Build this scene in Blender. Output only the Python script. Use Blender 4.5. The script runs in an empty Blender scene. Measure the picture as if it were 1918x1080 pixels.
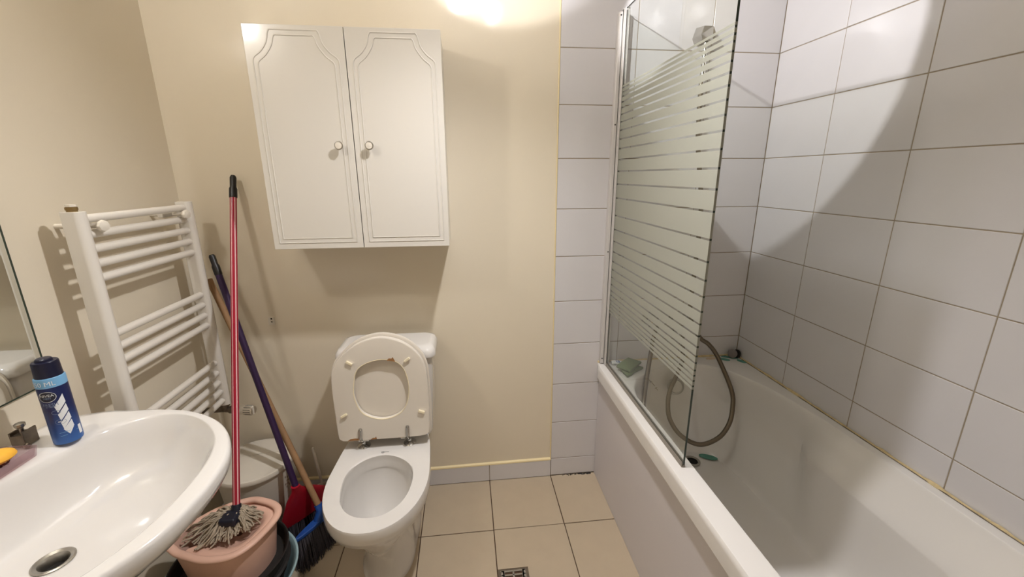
import bpy, bmesh, math, random
from mathutils import Vector, Matrix
random.seed(7)
PI = math.pi
scn = bpy.context.scene
C = scn.collection

# ------------------------------------------------------------------ camera
FPX, YAW, PIT, ROL = 783.185, 0.1100, 0.2634, -0.0044
CAM = Vector((-0.3768, -1.7237, 1.4288))
fw = Vector((math.sin(YAW)*math.cos(PIT), math.cos(YAW)*math.cos(PIT), -math.sin(PIT)))
rt = Vector((math.cos(YAW), -math.sin(YAW), 0)); up = rt.cross(fw)
c_, s_ = math.cos(ROL), math.sin(ROL)
R_, U_ = rt*c_ + up*s_, up*c_ - rt*s_
cd = bpy.data.cameras.new('camera'); cam = bpy.data.objects.new('camera', cd); C.objects.link(cam)
cd.sensor_width = 36.0; cd.lens = 36.0*FPX/1918.0; cd.clip_start = 0.02
m = Matrix.Identity(4)
for i in range(3):
    m[i][0], m[i][1], m[i][2], m[i][3] = R_[i], U_[i], -fw[i], CAM[i]
cam.matrix_world = m
scn.camera = cam

# ------------------------------------------------------------------ world, lights, exposure
w = bpy.data.worlds.new('world'); scn.world = w; w.use_nodes = True
w.node_tree.nodes['Background'].inputs[0].default_value = (0.02, 0.02, 0.02, 1)
w.node_tree.nodes['Background'].inputs[1].default_value = 0.3
scn.cycles.blur_glossy = 0.2
vs = scn.view_settings
vs.view_transform = 'Standard'; vs.look = 'None'; vs.gamma = 1.0; vs.use_curve_mapping = False
vs.exposure = 0.3
WARM = (1.0, 0.965, 0.92)
NEUT = (0.985, 0.975, 1.0)
LAMP_A = Vector((-0.37, -0.57, 2.23)); AX_A = Vector((0.217, 0.957, 0.192)).normalized()
LAMP_B = Vector((-0.20, -0.70, 2.23)); AX_B = Vector((0.802, 0.515, -0.303)).normalized()
AX_W = Vector((-0.20, -0.27, -1.0)).normalized()      # wide frosted spill of the second head
LAMP_M = Vector((-1.372, -1.00, 2.11))
P_A, P_B, P_W = 10.0, 34.0, 64.0       # spot powers (W)
E_FACE_A, E_FACE_B = 620.0, 75.0
E_GLOBE = 112.0
def spot(name, loc, ax, power, half, blend, radius=0.02, col=NEUT):
    l = bpy.data.lights.new(name, 'SPOT'); l.energy = power; l.color = col
    l.spot_size = math.radians(2*half); l.spot_blend = blend; l.shadow_soft_size = radius
    o = bpy.data.objects.new(name, l); C.objects.link(o); o.location = loc + ax*0.012
    o.rotation_euler = ax.to_track_quat('-Z', 'Y').to_euler()
    return o
spot('spot_beam', LAMP_A, AX_A, P_A, 37.5, 0.12)
spot('spot_beam', LAMP_B, AX_B, P_B, 25.3, 0.13, 0.006)
spot('spot_spill', LAMP_B+Vector((0.01, 0.0, -0.045)), AX_W, P_W, 75, 1.0, 0.03)

# ------------------------------------------------------------------ helpers
ORG = {}
def V(*a): return Vector(a)
def s2l(r, g, b):
    f = lambda c: (c/255/12.92) if c/255 <= .04045 else ((c/255+.055)/1.055)**2.4
    return (f(r), f(g), f(b), 1)
def newmat(name):
    mt = bpy.data.materials.new(name); mt.use_nodes = True
    nt = mt.node_tree; return mt, nt, nt.nodes['Principled BSDF']
def mat(name, col, rough=.5, metal=0, spec=.5, var=0.0, vscale=6.0, bump=0.0, bscale=200.0, coat=0, coatr=.1, trans=0, ior=1.45, bdist=.001, sss=0):
    mt, nt, b = newmat(name)
    N, L = nt.nodes, nt.links
    b.inputs['Base Color'].default_value = col
    b.inputs['Roughness'].default_value = rough; b.inputs['Metallic'].default_value = metal
    b.inputs['Specular IOR Level'].default_value = spec
    b.inputs['Coat Weight'].default_value = coat; b.inputs['Coat Roughness'].default_value = coatr
    b.inputs['Transmission Weight'].default_value = trans; b.inputs['IOR'].default_value = ior
    tc = N.new('ShaderNodeTexCoord')
    if var:
        n = N.new('ShaderNodeTexNoise'); n.inputs['Scale'].default_value = vscale; n.inputs['Detail'].default_value = 6
        L.new(tc.outputs['Object'], n.inputs['Vector'])
        mx = N.new('ShaderNodeMix'); mx.data_type = 'RGBA'
        L.new(n.outputs['Fac'], mx.inputs[0])
        mx.inputs[6].default_value = tuple(c*(1-var) for c in col[:3])+(1,)
        mx.inputs[7].default_value = tuple(min(1, c*(1+var)) for c in col[:3])+(1,)
        L.new(mx.outputs[2], b.inputs['Base Color'])
    if bump:
        n2 = N.new('ShaderNodeTexNoise'); n2.inputs['Scale'].default_value = bscale; n2.inputs['Detail'].default_value = 3
        L.new(tc.outputs['Object'], n2.inputs['Vector'])
        bp = N.new('ShaderNodeBump'); bp.inputs['Strength'].default_value = bump; bp.inputs['Distance'].default_value = bdist
        L.new(n2.outputs['Fac'], bp.inputs['Height']); L.new(bp.outputs['Normal'], b.inputs['Normal'])
        if coat: L.new(bp.outputs['Normal'], b.inputs['Coat Normal'])
    return mt
# geometry: (verts, faces)
def merge(*gs):
    vs_, fs = [], []
    for v, f in gs:
        o = len(vs_); vs_ += v; fs += [[i+o for i in q] for q in f]
    return vs_, fs
def frombm(bm):
    bm.verts.index_update(); g = ([v.co.copy() for v in bm.verts], [[v.index for v in f.verts] for f in bm.faces]); bm.free(); return g
def box(a, b, bev=0, seg=2):
    a, b = Vector(a), Vector(b)
    lo = Vector([min(a[i], b[i]) for i in range(3)]); hi = Vector([max(a[i], b[i]) for i in range(3)])
    bm = bmesh.new(); bmesh.ops.create_cube(bm, size=1)
    for v in bm.verts: v.co = Vector([(lo[i]+hi[i])/2 + v.co[i]*(hi[i]-lo[i]) for i in range(3)])
    if bev: bmesh.ops.bevel(bm, geom=bm.edges[:], offset=bev, segments=seg, affect='EDGES', profile=.5)
    return frombm(bm)
def xform(g, M): return [M @ v for v in g[0]], g[1]
def loft(rings, cap0=False, cap1=False, closed=True):
    n = len(rings[0]); v = [Vector(p) for r in rings for p in r]; f = []
    for k in range(len(rings)-1):
        for i in range(n if closed else n-1):
            j = (i+1) % n; f.append([k*n+i, k*n+j, (k+1)*n+j, (k+1)*n+i])
    if cap0: f.append(list(range(n))[::-1])
    if cap1: f.append([(len(rings)-1)*n+i for i in range(n)])
    return v, f
def frame(d):
    d = d.normalized(); a = Vector((0, 0, 1)) if abs(d.z) < .9 else Vector((1, 0, 0))
    u = d.cross(a).normalized(); return u, d.cross(u).normalized()
def tube(path, r, n=10, caps=True, closed=False):
    P = [Vector(p) for p in path]; k = len(P)
    rr = r if isinstance(r, (list, tuple)) else [r]*k
    T = []
    for i in range(k):
        if closed: t = P[(i+1) % k]-P[i-1]
        else: t = P[min(i+1, k-1)]-P[max(i-1, 0)]
        T.append(t.normalized())
    u, v = frame(T[0]); rings = []
    for i in range(k):
        if i:
            q = T[i-1].rotation_difference(T[i]); u = (q @ u); u = (u - T[i]*u.dot(T[i])).normalized()
        v = T[i].cross(u)
        rings.append([P[i]+(u*math.cos(2*PI*j/n)+v*math.sin(2*PI*j/n))*rr[i] for j in range(n)])
    if closed:
        return loft(rings+[rings[0]])
    return loft(rings, caps, caps)
def cyl(a, b, r, r2=None, n=20): return tube([a, b], [r, r if r2 is None else r2], n)
def lathe(prof, c=(0, 0, 0), n=40, sx=1, sy=1, M=None, caps=True):
    rings = [[Vector((r*sx*math.cos(2*PI*j/n), r*sy*math.sin(2*PI*j/n), z)) for j in range(n)] for r, z in prof]
    g = loft(rings, caps and prof[0][0] > 1e-5, caps and prof[-1][0] > 1e-5)
    if M is not None: g = xform(g, M)
    return [p+Vector(c) for p in g[0]], g[1]
def axis_mat(d):
    return d.normalized().to_track_quat('Z', 'Y').to_matrix().to_4x4()
def spl(pts, n=8, closed=False):
    P = [Vector(p) for p in pts]; k = len(P); out = []
    for i in range(k if closed else k-1):
        g = (lambda j: P[j % k]) if closed else (lambda j: P[max(0, min(k-1, j))])
        p0, p1, p2, p3 = g(i-1), g(i), g(i+1), g(i+2)
        for s in range(n):
            t = s/n
            out.append(.5*((2*p1)+(p2-p0)*t+(2*p0-5*p1+4*p2-p3)*t*t+(3*p1-p0-3*p2+p3)*t**3))
    if not closed: out.append(P[-1])
    return out
def prism(outline, fn, d0, d1, bev=0):
    """outline: 2D pts; fn(a,b,d)->world"""
    n = len(outline)
    if bev:
        cx = sum(p[0] for p in outline)/n; cy = sum(p[1] for p in outline)/n
        def ins(p, e):
            v = Vector((p[0]-cx, p[1]-cy)); l = v.length; return (cx+v.x*(1-e/l), cy+v.y*(1-e/l))
        s = 1 if d1 > d0 else -1
        levels = [(d0, bev), (d0+s*bev*.3, bev*.3), (d0+s*bev, 0), (d1-s*bev, 0), (d1-s*bev*.3, bev*.3), (d1, bev)]
        rings = [[fn(*ins(p, e), d) for p in outline] for d, e in levels]
    else:
        rings = [[fn(p[0], p[1], d) for p in outline] for d in (d0, d1)]
    return loft(rings, True, True)
def obj(name, g, mt, parent=None, origin=None, smooth=35):
    org = ORG[parent.name] if parent is not None else (Vector(origin) if origin is not None else Vector((0, 0, 0)))
    me = bpy.data.meshes.new(name)
    me.from_pydata([tuple(Vector(v)-org) for v in g[0]], [], g[1]); me.update()
    bm = bmesh.new(); bm.from_mesh(me); bmesh.ops.recalc_face_normals(bm, faces=bm.faces); bm.to_mesh(me); bm.free()
    if smooth:
        for p in me.polygons: p.use_smooth = True
        me.set_sharp_from_angle(angle=math.radians(smooth))
    if isinstance(mt, (list, tuple)):
        for q in mt: me.materials.append(q)
    else: me.materials.append(mt)
    o = bpy.data.objects.new(name, me); C.objects.link(o)
    if smooth and len(me.vertices) < 6000:
        wn = o.modifiers.new('weighted', 'WEIGHTED_NORMAL'); wn.keep_sharp = True; wn.weight = 80
    if parent is not None: o.parent = parent
    else: o.location = org
    ORG[o.name] = org
    return o
def tag(o, label, cat, group=None, kind=None):
    o['label'] = label; o['category'] = cat
    if group: o['group'] = group
    if kind: o['kind'] = kind
    return o
def thing(name, label, cat, loc, group=None, kind=None):
    o = bpy.data.objects.new(name, None); C.objects.link(o); o.location = loc; o.empty_display_size = .05
    ORG[o.name] = Vector(loc); return tag(o, label, cat, group, kind)
def lab(o, l): o['label'] = l; return o
def text_geo(body, size, align='CENTER'):
    cu = bpy.data.curves.new('txt', 'FONT'); cu.body = body; cu.size = size; cu.align_x = align; cu.align_y = 'CENTER'
    cu.resolution_u = 3
    o = bpy.data.objects.new('txt', cu); C.objects.link(o); bpy.context.view_layer.update()
    me = o.evaluated_get(bpy.context.evaluated_depsgraph_get()).to_mesh()
    g = ([v.co.copy() for v in me.vertices], [list(p.vertices) for p in me.polygons])
    o.evaluated_get(bpy.context.evaluated_depsgraph_get()).to_mesh_clear()
    bpy.data.objects.remove(o); bpy.data.curves.remove(cu)
    return g

# ------------------------------------------------------------------ materials
M = {}
M['paint'] = mat('cream_gloss_paint', s2l(222, 211, 190), .45, spec=.4, var=.03, vscale=3, bump=.25, bscale=260, coat=.75, coatr=.05, bdist=.0006)
M['ceil'] = mat('white_ceiling_paint', s2l(232, 226, 214), .8)
M['tile'] = mat('white_glazed_tile', s2l(209, 206, 207), .22, spec=.5, var=.02, vscale=9, bump=.18, bscale=70, bdist=.0006, coat=.3, coatr=.06)
M['grout'] = mat('grey_beige_grout', s2l(152, 138, 118), .9, var=.15, vscale=25)
M['floor'] = mat('beige_stoneware', s2l(178, 162, 139), .42, var=.06, vscale=14, bump=.05, bscale=300)
M['fgrout'] = mat('dark_brown_grout', s2l(74, 54, 38), .95, var=.3, vscale=40)
M['caulk'] = mat('yellowed_caulk', s2l(204, 184, 140), .6, var=.35, vscale=60)
M['cream_bead'] = mat('cream_paint_bead', s2l(232, 214, 168), .5)
M['lacquer'] = mat('white_lacquer', s2l(212, 207, 198), .30, spec=.5, coat=.4, coatr=.12, bump=.04, bscale=150)
M['dark_gap'] = mat('dark_gap', s2l(60, 60, 50), .8)
M['ceramic'] = mat('white_vitreous_china', s2l(216, 212, 207), .12, spec=.55, coat=.5, coatr=.04)
M['tub'] = mat('white_acrylic', s2l(220, 216, 211), .22, spec=.5, coat=.3, coatr=.08, var=.015, vscale=8)
M['panel'] = mat('white_laminate', s2l(208, 203, 205), .45, var=.02, vscale=4)
M['radiator'] = mat('white_enamel', s2l(220, 214, 204), .35, spec=.5, bump=.03, bscale=120)
M['plastic'] = mat('white_plastic', s2l(222, 214, 200), .35)
M['seat'] = mat('white_seat_lacquer', s2l(220, 212, 200), .3, coat=.3, coatr=.1)
M['seat_edge'] = mat('ivory_plastic', s2l(232, 220, 190), .35)
M['chip'] = mat('bare_brown_wood', s2l(150, 108, 66), .85, var=.3, vscale=80)
M['chrome'] = mat('worn_chrome', s2l(190, 188, 184), .14, metal=1)
M['dullmetal'] = mat('tarnished_metal', s2l(118, 108, 96), .4, metal=.85, var=.4, vscale=60)
M['steel'] = mat('brushed_steel', s2l(170, 166, 158), .35, metal=1, var=.1, vscale=90)
M['alu'] = mat('white_aluminium', s2l(206, 202, 198), .35, metal=.15, spec=.5)
M['black'] = mat('black_plastic', s2l(26, 24, 24), .38)
M['blackrub'] = mat('black_rubber', s2l(34, 31, 29), .6, var=.3, vscale=30)
M['dark'] = mat('dark_hole', s2l(22, 18, 14), .9)
M['navy'] = mat('dark_navy_plastic', s2l(24, 27, 42), .4)
M['purple'] = mat('purple_plastic', s2l(44, 22, 60), .42)
M['wood'] = mat('worn_wooden_stick', s2l(150, 116, 82), .7, var=.25, vscale=22)
M['red'] = mat('red_plastic', s2l(150, 14, 34), .4)
M['blue'] = mat('blue_plastic', s2l(28, 70, 140), .4)
M['bristle'] = mat('dark_bristles', s2l(62, 58, 64), .8, var=.3, vscale=60)
M['peach'] = mat('peach_plastic', s2l(222, 180, 160), .45, var=.05, vscale=12)
M['paleblue'] = mat('pale_blue_plastic', s2l(160, 186, 190), .4)
M['strand'] = mat('grey_cotton_strand', s2l(172, 158, 138), .95, var=.45, vscale=45)
M['binwhite'] = mat('bin_plastic', s2l(206, 198, 184), .4, var=.03, vscale=10)
M['green'] = mat('green_scouring_cloth', s2l(104, 122, 84), .9, var=.12, vscale=60, bump=.3, bscale=500)
M['leaf'] = mat('green_sticker', s2l(84, 138, 122), .5, var=.12, vscale=40)
M['leafpale'] = mat('faded_sticker', s2l(196, 174, 146), .5)
M['grey'] = mat('grey_rubber', s2l(116, 108, 106), .5)
M['print_blue'] = mat('blue_print', s2l(70, 96, 150), .5)
M['cap'] = mat('midnight_blue_plastic', s2l(16, 18, 44), .3)
M['can_light'] = mat('light_blue_print', s2l(116, 168, 208), .35)
M['white_print'] = mat('white_print', s2l(222, 224, 226), .4)
M['grey_print'] = mat('grey_print', s2l(116, 130, 160), .4)
M['dark_print'] = mat('dark_print', s2l(14, 18, 40), .35)
M['soap'] = mat('yellow_soap', s2l(238, 178, 62), .45)
M['logo'] = mat('black_logo', s2l(24, 22, 22), .5)
M['softgrey'] = mat('soft_grey_print', s2l(150, 138, 122), .6)
M['brassy'] = mat('old_brass', s2l(150, 126, 84), .4, metal=.8, var=.3, vscale=60)
M['hose'] = mat('ribbed_metal_hose', s2l(112, 101, 86), .34, metal=.7)
def add_wave(mt, scale, dist):
    nt = mt.node_tree; b = nt.nodes['Principled BSDF']
    tc = nt.nodes.new('ShaderNodeTexCoord'); wv = nt.nodes.new('ShaderNodeTexNoise'); wv.inputs['Scale'].default_value = scale
    bp = nt.nodes.new('ShaderNodeBump'); bp.inputs['Distance'].default_value = dist; bp.inputs['Strength'].default_value = .5
    nt.links.new(tc.outputs['Object'], wv.inputs[0]); nt.links.new(wv.outputs[0], bp.inputs['Height']); nt.links.new(bp.outputs[0], b.inputs['Normal'])
add_wave(M['hose'], 260, .001)
# red handle with white stripes running along it (stripes by angle around the stick: object X/Y after un-tilting is done in mesh, so separate stripe parts are used)
M['stick_red'] = mat('red_metal_stick', s2l(158, 24, 48), .3, spec=.5)
M['stick_white'] = mat('white_stripe', s2l(226, 186, 186), .35)
# can: vertical gradient dark navy -> mid blue
mt, nt, b = newmat('blue_can_print'); M['can'] = mt
tc = nt.nodes.new('ShaderNodeTexCoord'); sp = nt.nodes.new('ShaderNodeSeparateXYZ'); cr = nt.nodes.new('ShaderNodeValToRGB')
mr = nt.nodes.new('ShaderNodeMapRange'); mr.inputs[1].default_value = 0; mr.inputs[2].default_value = .16
nt.links.new(tc.outputs['Object'], sp.inputs[0]); nt.links.new(sp.outputs['Z'], mr.inputs[0]); nt.links.new(mr.outputs[0], cr.inputs[0])
cr.color_ramp.elements[0].color = s2l(52, 98, 166); cr.color_ramp.elements[0].position = .02
cr.color_ramp.elements[1].color = s2l(22, 34, 84); cr.color_ramp.elements[1].position = .55
e = cr.color_ramp.elements.new(.24); e.color = s2l(40, 74, 136)
nt.links.new(cr.outputs[0], b.inputs['Base Color']); b.inputs['Roughness'].default_value = .3; b.inputs['Metallic'].default_value = .25
# thin clear glass: fresnel mix of clear and mirror
mt, nt, b = newmat('clear_glass'); M['glass'] = mt; nt.nodes.remove(b)
tr = nt.nodes.new('ShaderNodeBsdfTransparent'); tr.inputs[0].default_value = (.955, .97, .955, 1)
gl = nt.nodes.new('ShaderNodeBsdfGlossy'); gl.inputs['Roughness'].default_value = .01
lw = nt.nodes.new('ShaderNodeLayerWeight'); pw = nt.nodes.new('ShaderNodeMath'); pw.operation = 'POWER'; pw.inputs[1].default_value = 5
fr = nt.nodes.new('ShaderNodeMath'); fr.operation = 'MULTIPLY_ADD'; fr.inputs[1].default_value = .96; fr.inputs[2].default_value = .04
nt.links.new(lw.outputs['Facing'], pw.inputs[0]); nt.links.new(pw.outputs[0], fr.inputs[0])
mx = nt.nodes.new('ShaderNodeMixShader'); out = nt.nodes['Material Output']
nt.links.new(fr.outputs[0], mx.inputs[0]); nt.links.new(tr.outputs[0], mx.inputs[1]); nt.links.new(gl.outputs[0], mx.inputs[2]); nt.links.new(mx.outputs[0], out.inputs[0])
M['glass_edge'] = mat('green_glass_edge', s2l(48, 58, 48), .2)
# frosted print
mt, nt, b = newmat('frosted_print'); M['frost'] = mt; nt.nodes.remove(b)
df = nt.nodes.new('ShaderNodeBsdfDiffuse'); df.inputs[0].default_value = s2l(206, 205, 194)
tl = nt.nodes.new('ShaderNodeBsdfTranslucent'); tl.inputs[0].default_value = s2l(206, 206, 196)
tp = nt.nodes.new('ShaderNodeBsdfTransparent'); tp.inputs[0].default_value = (.9, .92, .88, 1)
m1 = nt.nodes.new('ShaderNodeMixShader'); m1.inputs[0].default_value = .56
m2 = nt.nodes.new('ShaderNodeMixShader'); m2.inputs[0].default_value = .16
out = nt.nodes['Material Output']
nt.links.new(df.outputs[0], m1.inputs[1]); nt.links.new(tl.outputs[0], m1.inputs[2])
nt.links.new(m1.outputs[0], m2.inputs[1]); nt.links.new(tp.outputs[0], m2.inputs[2]); nt.links.new(m2.outputs[0], out.inputs[0])
# clear pink plastic
mt, nt, b = newmat('clear_pink_plastic'); M['clearpink'] = mt; nt.nodes.remove(b)
tr = nt.nodes.new('ShaderNodeBsdfTransparent'); tr.inputs[0].default_value = (.9, .84, .85, 1)
gl = nt.nodes.new('ShaderNodeBsdfPrincipled'); gl.inputs['Base Color'].default_value = s2l(196, 170, 172); gl.inputs['Roughness'].default_value = .15
mx = nt.nodes.new('ShaderNodeMixShader'); mx.inputs[0].default_value = .22
nt.links.new(tr.outputs[0], mx.inputs[1]); nt.links.new(gl.outputs[0], mx.inputs[2]); nt.links.new(mx.outputs[0], nt.nodes['Material Output'].inputs[0])
M['mirror'] = mat('mirror_silver', (.86, .88, .85, 1), .015, metal=1)
def emis(name, col, st):
    mt, nt, b = newmat(name); nt.nodes.remove(b); e = nt.nodes.new('ShaderNodeEmission')
    e.inputs[0].default_value = (*col, 1); e.inputs[1].default_value = st
    nt.links.new(e.outputs[0], nt.nodes['Material Output'].inputs[0]); return mt
M['eA'] = emis('lit_bulb_face', NEUT, E_FACE_A); M['eB'] = emis('lit_bulb_face_dim', NEUT, E_FACE_B);
M['eG'] = emis('lit_opal_glass', WARM, E_GLOBE)

# ------------------------------------------------------------------ the room
XL, XR, YF, ZC = -1.44, 0.893, -2.35, 2.38
TY = 0.004       # painted / grout plane of the back wall; tile faces stand at y = 0
wb = tag(obj('wall_back', box((XL-.1, TY, -.1), (XR+.1, TY+.1, ZC+.1)), M['paint'], smooth=0), 'cream glossy back wall with a white tiled section behind the bath', 'wall', kind='structure')
wl = tag(obj('wall_left', box((XL-.1, YF-.1, -.1), (XL, TY, ZC+.1)), M['paint'], smooth=0), 'cream painted left wall behind the towel radiator and mirror', 'wall', kind='structure')
wr = tag(obj('wall_right', box((XR+TY, YF-.1, -.1), (XR+.1, TY, ZC+.1)), M['paint'], smooth=0), 'right wall of white rectangular tiles along the bathtub', 'wall', kind='structure')
wf = tag(obj('wall_front', box((XL-.1, YF-.1, -.1), (XR+.1, YF, ZC+.1)), M['paint'], smooth=0), 'cream painted wall opposite the toilet', 'wall', kind='structure')
cl = tag(obj('ceiling', box((XL, YF, ZC), (XR+TY, TY, ZC+.1)), M['ceil'], smooth=0), 'plain white painted ceiling above the bathroom', 'ceiling', kind='structure')
fl = tag(obj('floor', box((XL, YF, -.1), (XR+TY, TY, -.003)), M['fgrout'], smooth=0), 'beige square floor tiles with dark joints', 'floor', kind='structure')

TC = {}
def tile(parent, o, U, Vv, N, w_, h_, mt, t=.0035, ch=.0012, name='tile', jit=1.0):
    """tile with lower corner o on its face plane, spanning w_ along U, h_ along V, face normal N"""
    key = (tuple(U), tuple(Vv), tuple(N), round(w_, 4), round(h_, 4), mt.name, t)
    if key not in TC:
        U2, V2, N2 = Vector(U), Vector(Vv), Vector(N)
        def rect(e, d): return [U2*a+V2*b_+N2*d for a, b_ in ((-w_/2+e, -h_/2+e), (w_/2-e, -h_/2+e), (w_/2-e, h_/2-e), (-w_/2+e, h_/2-e))]
        g = loft([rect(0, -t), rect(0, -ch*.8), rect(ch, 0)], False, True)
        me = bpy.data.meshes.new(name); me.from_pydata([tuple(v) for v in g[0]], [], g[1]); me.update()
        bm = bmesh.new(); bm.from_mesh(me); bmesh.ops.recalc_face_normals(bm, faces=bm.faces)
        f0 = max(bm.faces, key=lambda f: f.calc_center_median().dot(N2))
        if f0.normal.dot(N2) < 0: bmesh.ops.reverse_faces(bm, faces=bm.faces)
        bm.to_mesh(me); bm.free(); me.materials.append(mt); TC[key] = me
    ob = bpy.data.objects.new(name, TC[key]); C.objects.link(ob); ob.parent = parent
    p = Vector(o)+Vector(U)*w_/2+Vector(Vv)*h_/2
    ob.location = p-ORG[parent.name]
    r = random.Random(hash((round(p.x, 3), round(p.y, 3), round(p.z, 3))))
    ob.rotation_euler = [r.uniform(-1, 1)*.0022*jit*(1-abs(N[i])) for i in range(3)]
    return ob
G = .0030        # joint width
# back wall tiles
obj('grout', box((0, TY+.002, 0), (XR+TY, .0016, ZC)), M['grout'], wb, smooth=0)
zs = [0]+[-.1056+.2*k for k in range(1, 13)]+[ZC]
for ci, (xa, xb) in enumerate(((0, .3), (.3, .6), (.6, XR))):
    for k in range(len(zs)-1):
        za, zb = zs[k], zs[k+1]
        if ci and zb < .55: continue
        if zb-za < .02: continue
        tile(wb, (xa+G/2, 0, za+G/2), (1, 0, 0), (0, 0, 1), (0, -1, 0), xb-xa-G, zb-za-G, M['tile'])
# painted bead along tile edge
obj('paint_bead', tube([(-.0015, .001, .095), (-.0012, .001, .8), (-.0018, .001, 1.5), (-.0012, .001, ZC)], .0028, 6), M['cream_bead'], wb)
# right wall tiles
obj('grout', box((XR+TY+.002, TY, .3), (XR+.0016, YF, ZC)), M['grout'], wr, smooth=0)
ys = [0]+[-.3022-.3001*k for k in range(0, 8)]
ys = [y for y in ys if y > YF]+[YF]
for j in range(len(ys)-1):
    for k in range(len(zs)-1):
        za, zb = zs[k], zs[k+1]
        if zb < .55 or zb-za < .02 or ys[j]-ys[j+1] < .02: continue
        tile(wr, (XR, ys[j+1]+G/2, za+G/2), (0, 1, 0), (0, 0, 1), (-1, 0, 0), ys[j]-ys[j+1]-G, zb-za-G, M['tile'])
# skirting tiles, back and left
bs = tag(obj('baseboard_back', box((XL, TY, 0), (-.001, -.0015, .0885)), M['grout'], smooth=0), 'low white tile skirting along the cream back wall', 'skirting', kind='structure')
xs = [XL+.008, -1.2, -.9, -.6, -.3, -.0005]
for i in range(len(xs)-1):
    tile(bs, (xs[i]+G/2, -.005, .002), (1, 0, 0), (0, 0, 1), (0, -1, 0), xs[i+1]-xs[i]-G, .0875, M['tile'], t=.004)
obj('paint_bead', loft([[(x, TY+.001, .088+dz), (x, -.006, .0895+dz), (x, -.0045, .0955+dz), (x, TY+.001, .1+dz)] for x, dz in ((XL, -.006), (-.9, -.004), (-.6, -.003), (-.3, 0), (-.001, .002))], True, True), M['cream_bead'], bs, smooth=0)
bl = tag(obj('baseboard_left', box((XL, -.004, 0), (XL+.0035, YF, .0885)), M['grout'], smooth=0), 'low white tile skirting along the left wall under the radiator', 'skirting', kind='structure')
yy = [-.006, -.3, -.6, -.9, -1.2, -1.5, -1.8, -2.1, YF]
for i in range(len(yy)-1):
    tile(bl, (XL+.007, yy[i+1]+G/2, .002), (0, 1, 0), (0, 0, 1), (1, 0, 0), yy[i]-yy[i+1]-G, .0875, M['tile'], t=.004)
# floor tiles
FG = .0038
fx = [XL, -1.2, -.9, -.6, -.3, 0, .26]
fy = [0, -.2983, -.5983, -.8983, -1.1983, -1.4983, -1.7983, -2.0983, YF]
for i in range(len(fx)-1):
    for j in range(len(fy)-1):
        if i == 4 and j == 1: continue
        tile(fl, (fx[i]+FG/2, fy[j+1]+FG/2, 0), (1, 0, 0), (0, 1, 0), (0, 0, 1), fx[i+1]-fx[i]-FG, fy[j]-fy[j+1]-FG, M['floor'], t=.0035)
# the tile notched round the floor drain
dx0, dx1, dy0, dy1 = -.300, -.184, -.482, -.5983
L_ = [(-.3+FG/2, -.2983-FG/2), (-FG/2, -.2983-FG/2), (-FG/2, -.5983+FG/2), (dx1, -.5983+FG/2), (dx1, dy0), (-.3+FG/2, dy0)]
obj('tile', loft([[Vector((a, b_, z)) for a, b_ in L_] for z in (-.0035, 0)], False, True), M['floor'], fl, smooth=0)
# dirt line along the floor edge near the tub
dirt = []
for i in range(22):
    x = .06+.0065*i+random.uniform(-.004, .004); r = random.uniform(.003, .008)*(0.4+i/22)
    dirt.append(lathe([(r, 0), (r*.6, .002), (0, .003)], (x, -.004-random.uniform(0, .006), -.001), 7))
dg = obj('grime', merge(*dirt), M['blackrub'], fl); dg['kind'] = 'stuff'

# floor drain
fd = thing('floor_drain', 'square metal floor drain grate with slots set in beige tiles', 'drain', (-.24, -.54, 0))
obj('frame', merge(box((dx0+.002, dy0-.001, -.006), (dx1-.001, dy0-.009, -.001)), box((dx0+.002, dy1+.001, -.006), (dx1-.001, dy1+.009, -.001)),
    box((dx0+.002, dy0-.009, -.006), (dx0+.011, dy1+.009, -.001)), box((dx1-.009, dy0-.009, -.006), (dx1-.001, dy1+.009, -.001))), M['dullmetal'], fd, smooth=0)
gx0, gx1, gy0, gy1 = dx0+.013, dx1-.011, dy0-.011, dy1+.011
obj('sump', box((gx0, gy0, -.0062), (gx1, gy1, -.0058)), M['dark'], fd, smooth=0)
gr = []
nrow = 6; rh = (gy0-gy1)/nrow
for k in range(nrow+1):
    y = gy0-rh*k; gr.append(box((gx0, y-.0032, -.004), (gx1, y+.0032, .0006), .0008, 1))
for x in (gx0+.010, (gx0+gx1)/2, gx1-.010): gr.append(box((x-.0035, gy0, -.004), (x+.0035, gy1, .0006), .0008, 1))
gr += [box((gx0-.001, gy0+.003, -.004), (gx0+.012, gy1-.003, .0006)), box((gx1-.012, gy0+.003, -.004), (gx1+.001, gy1-.003, .0006))]
obj('grate', merge(*gr), M['steel'], fd)

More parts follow.
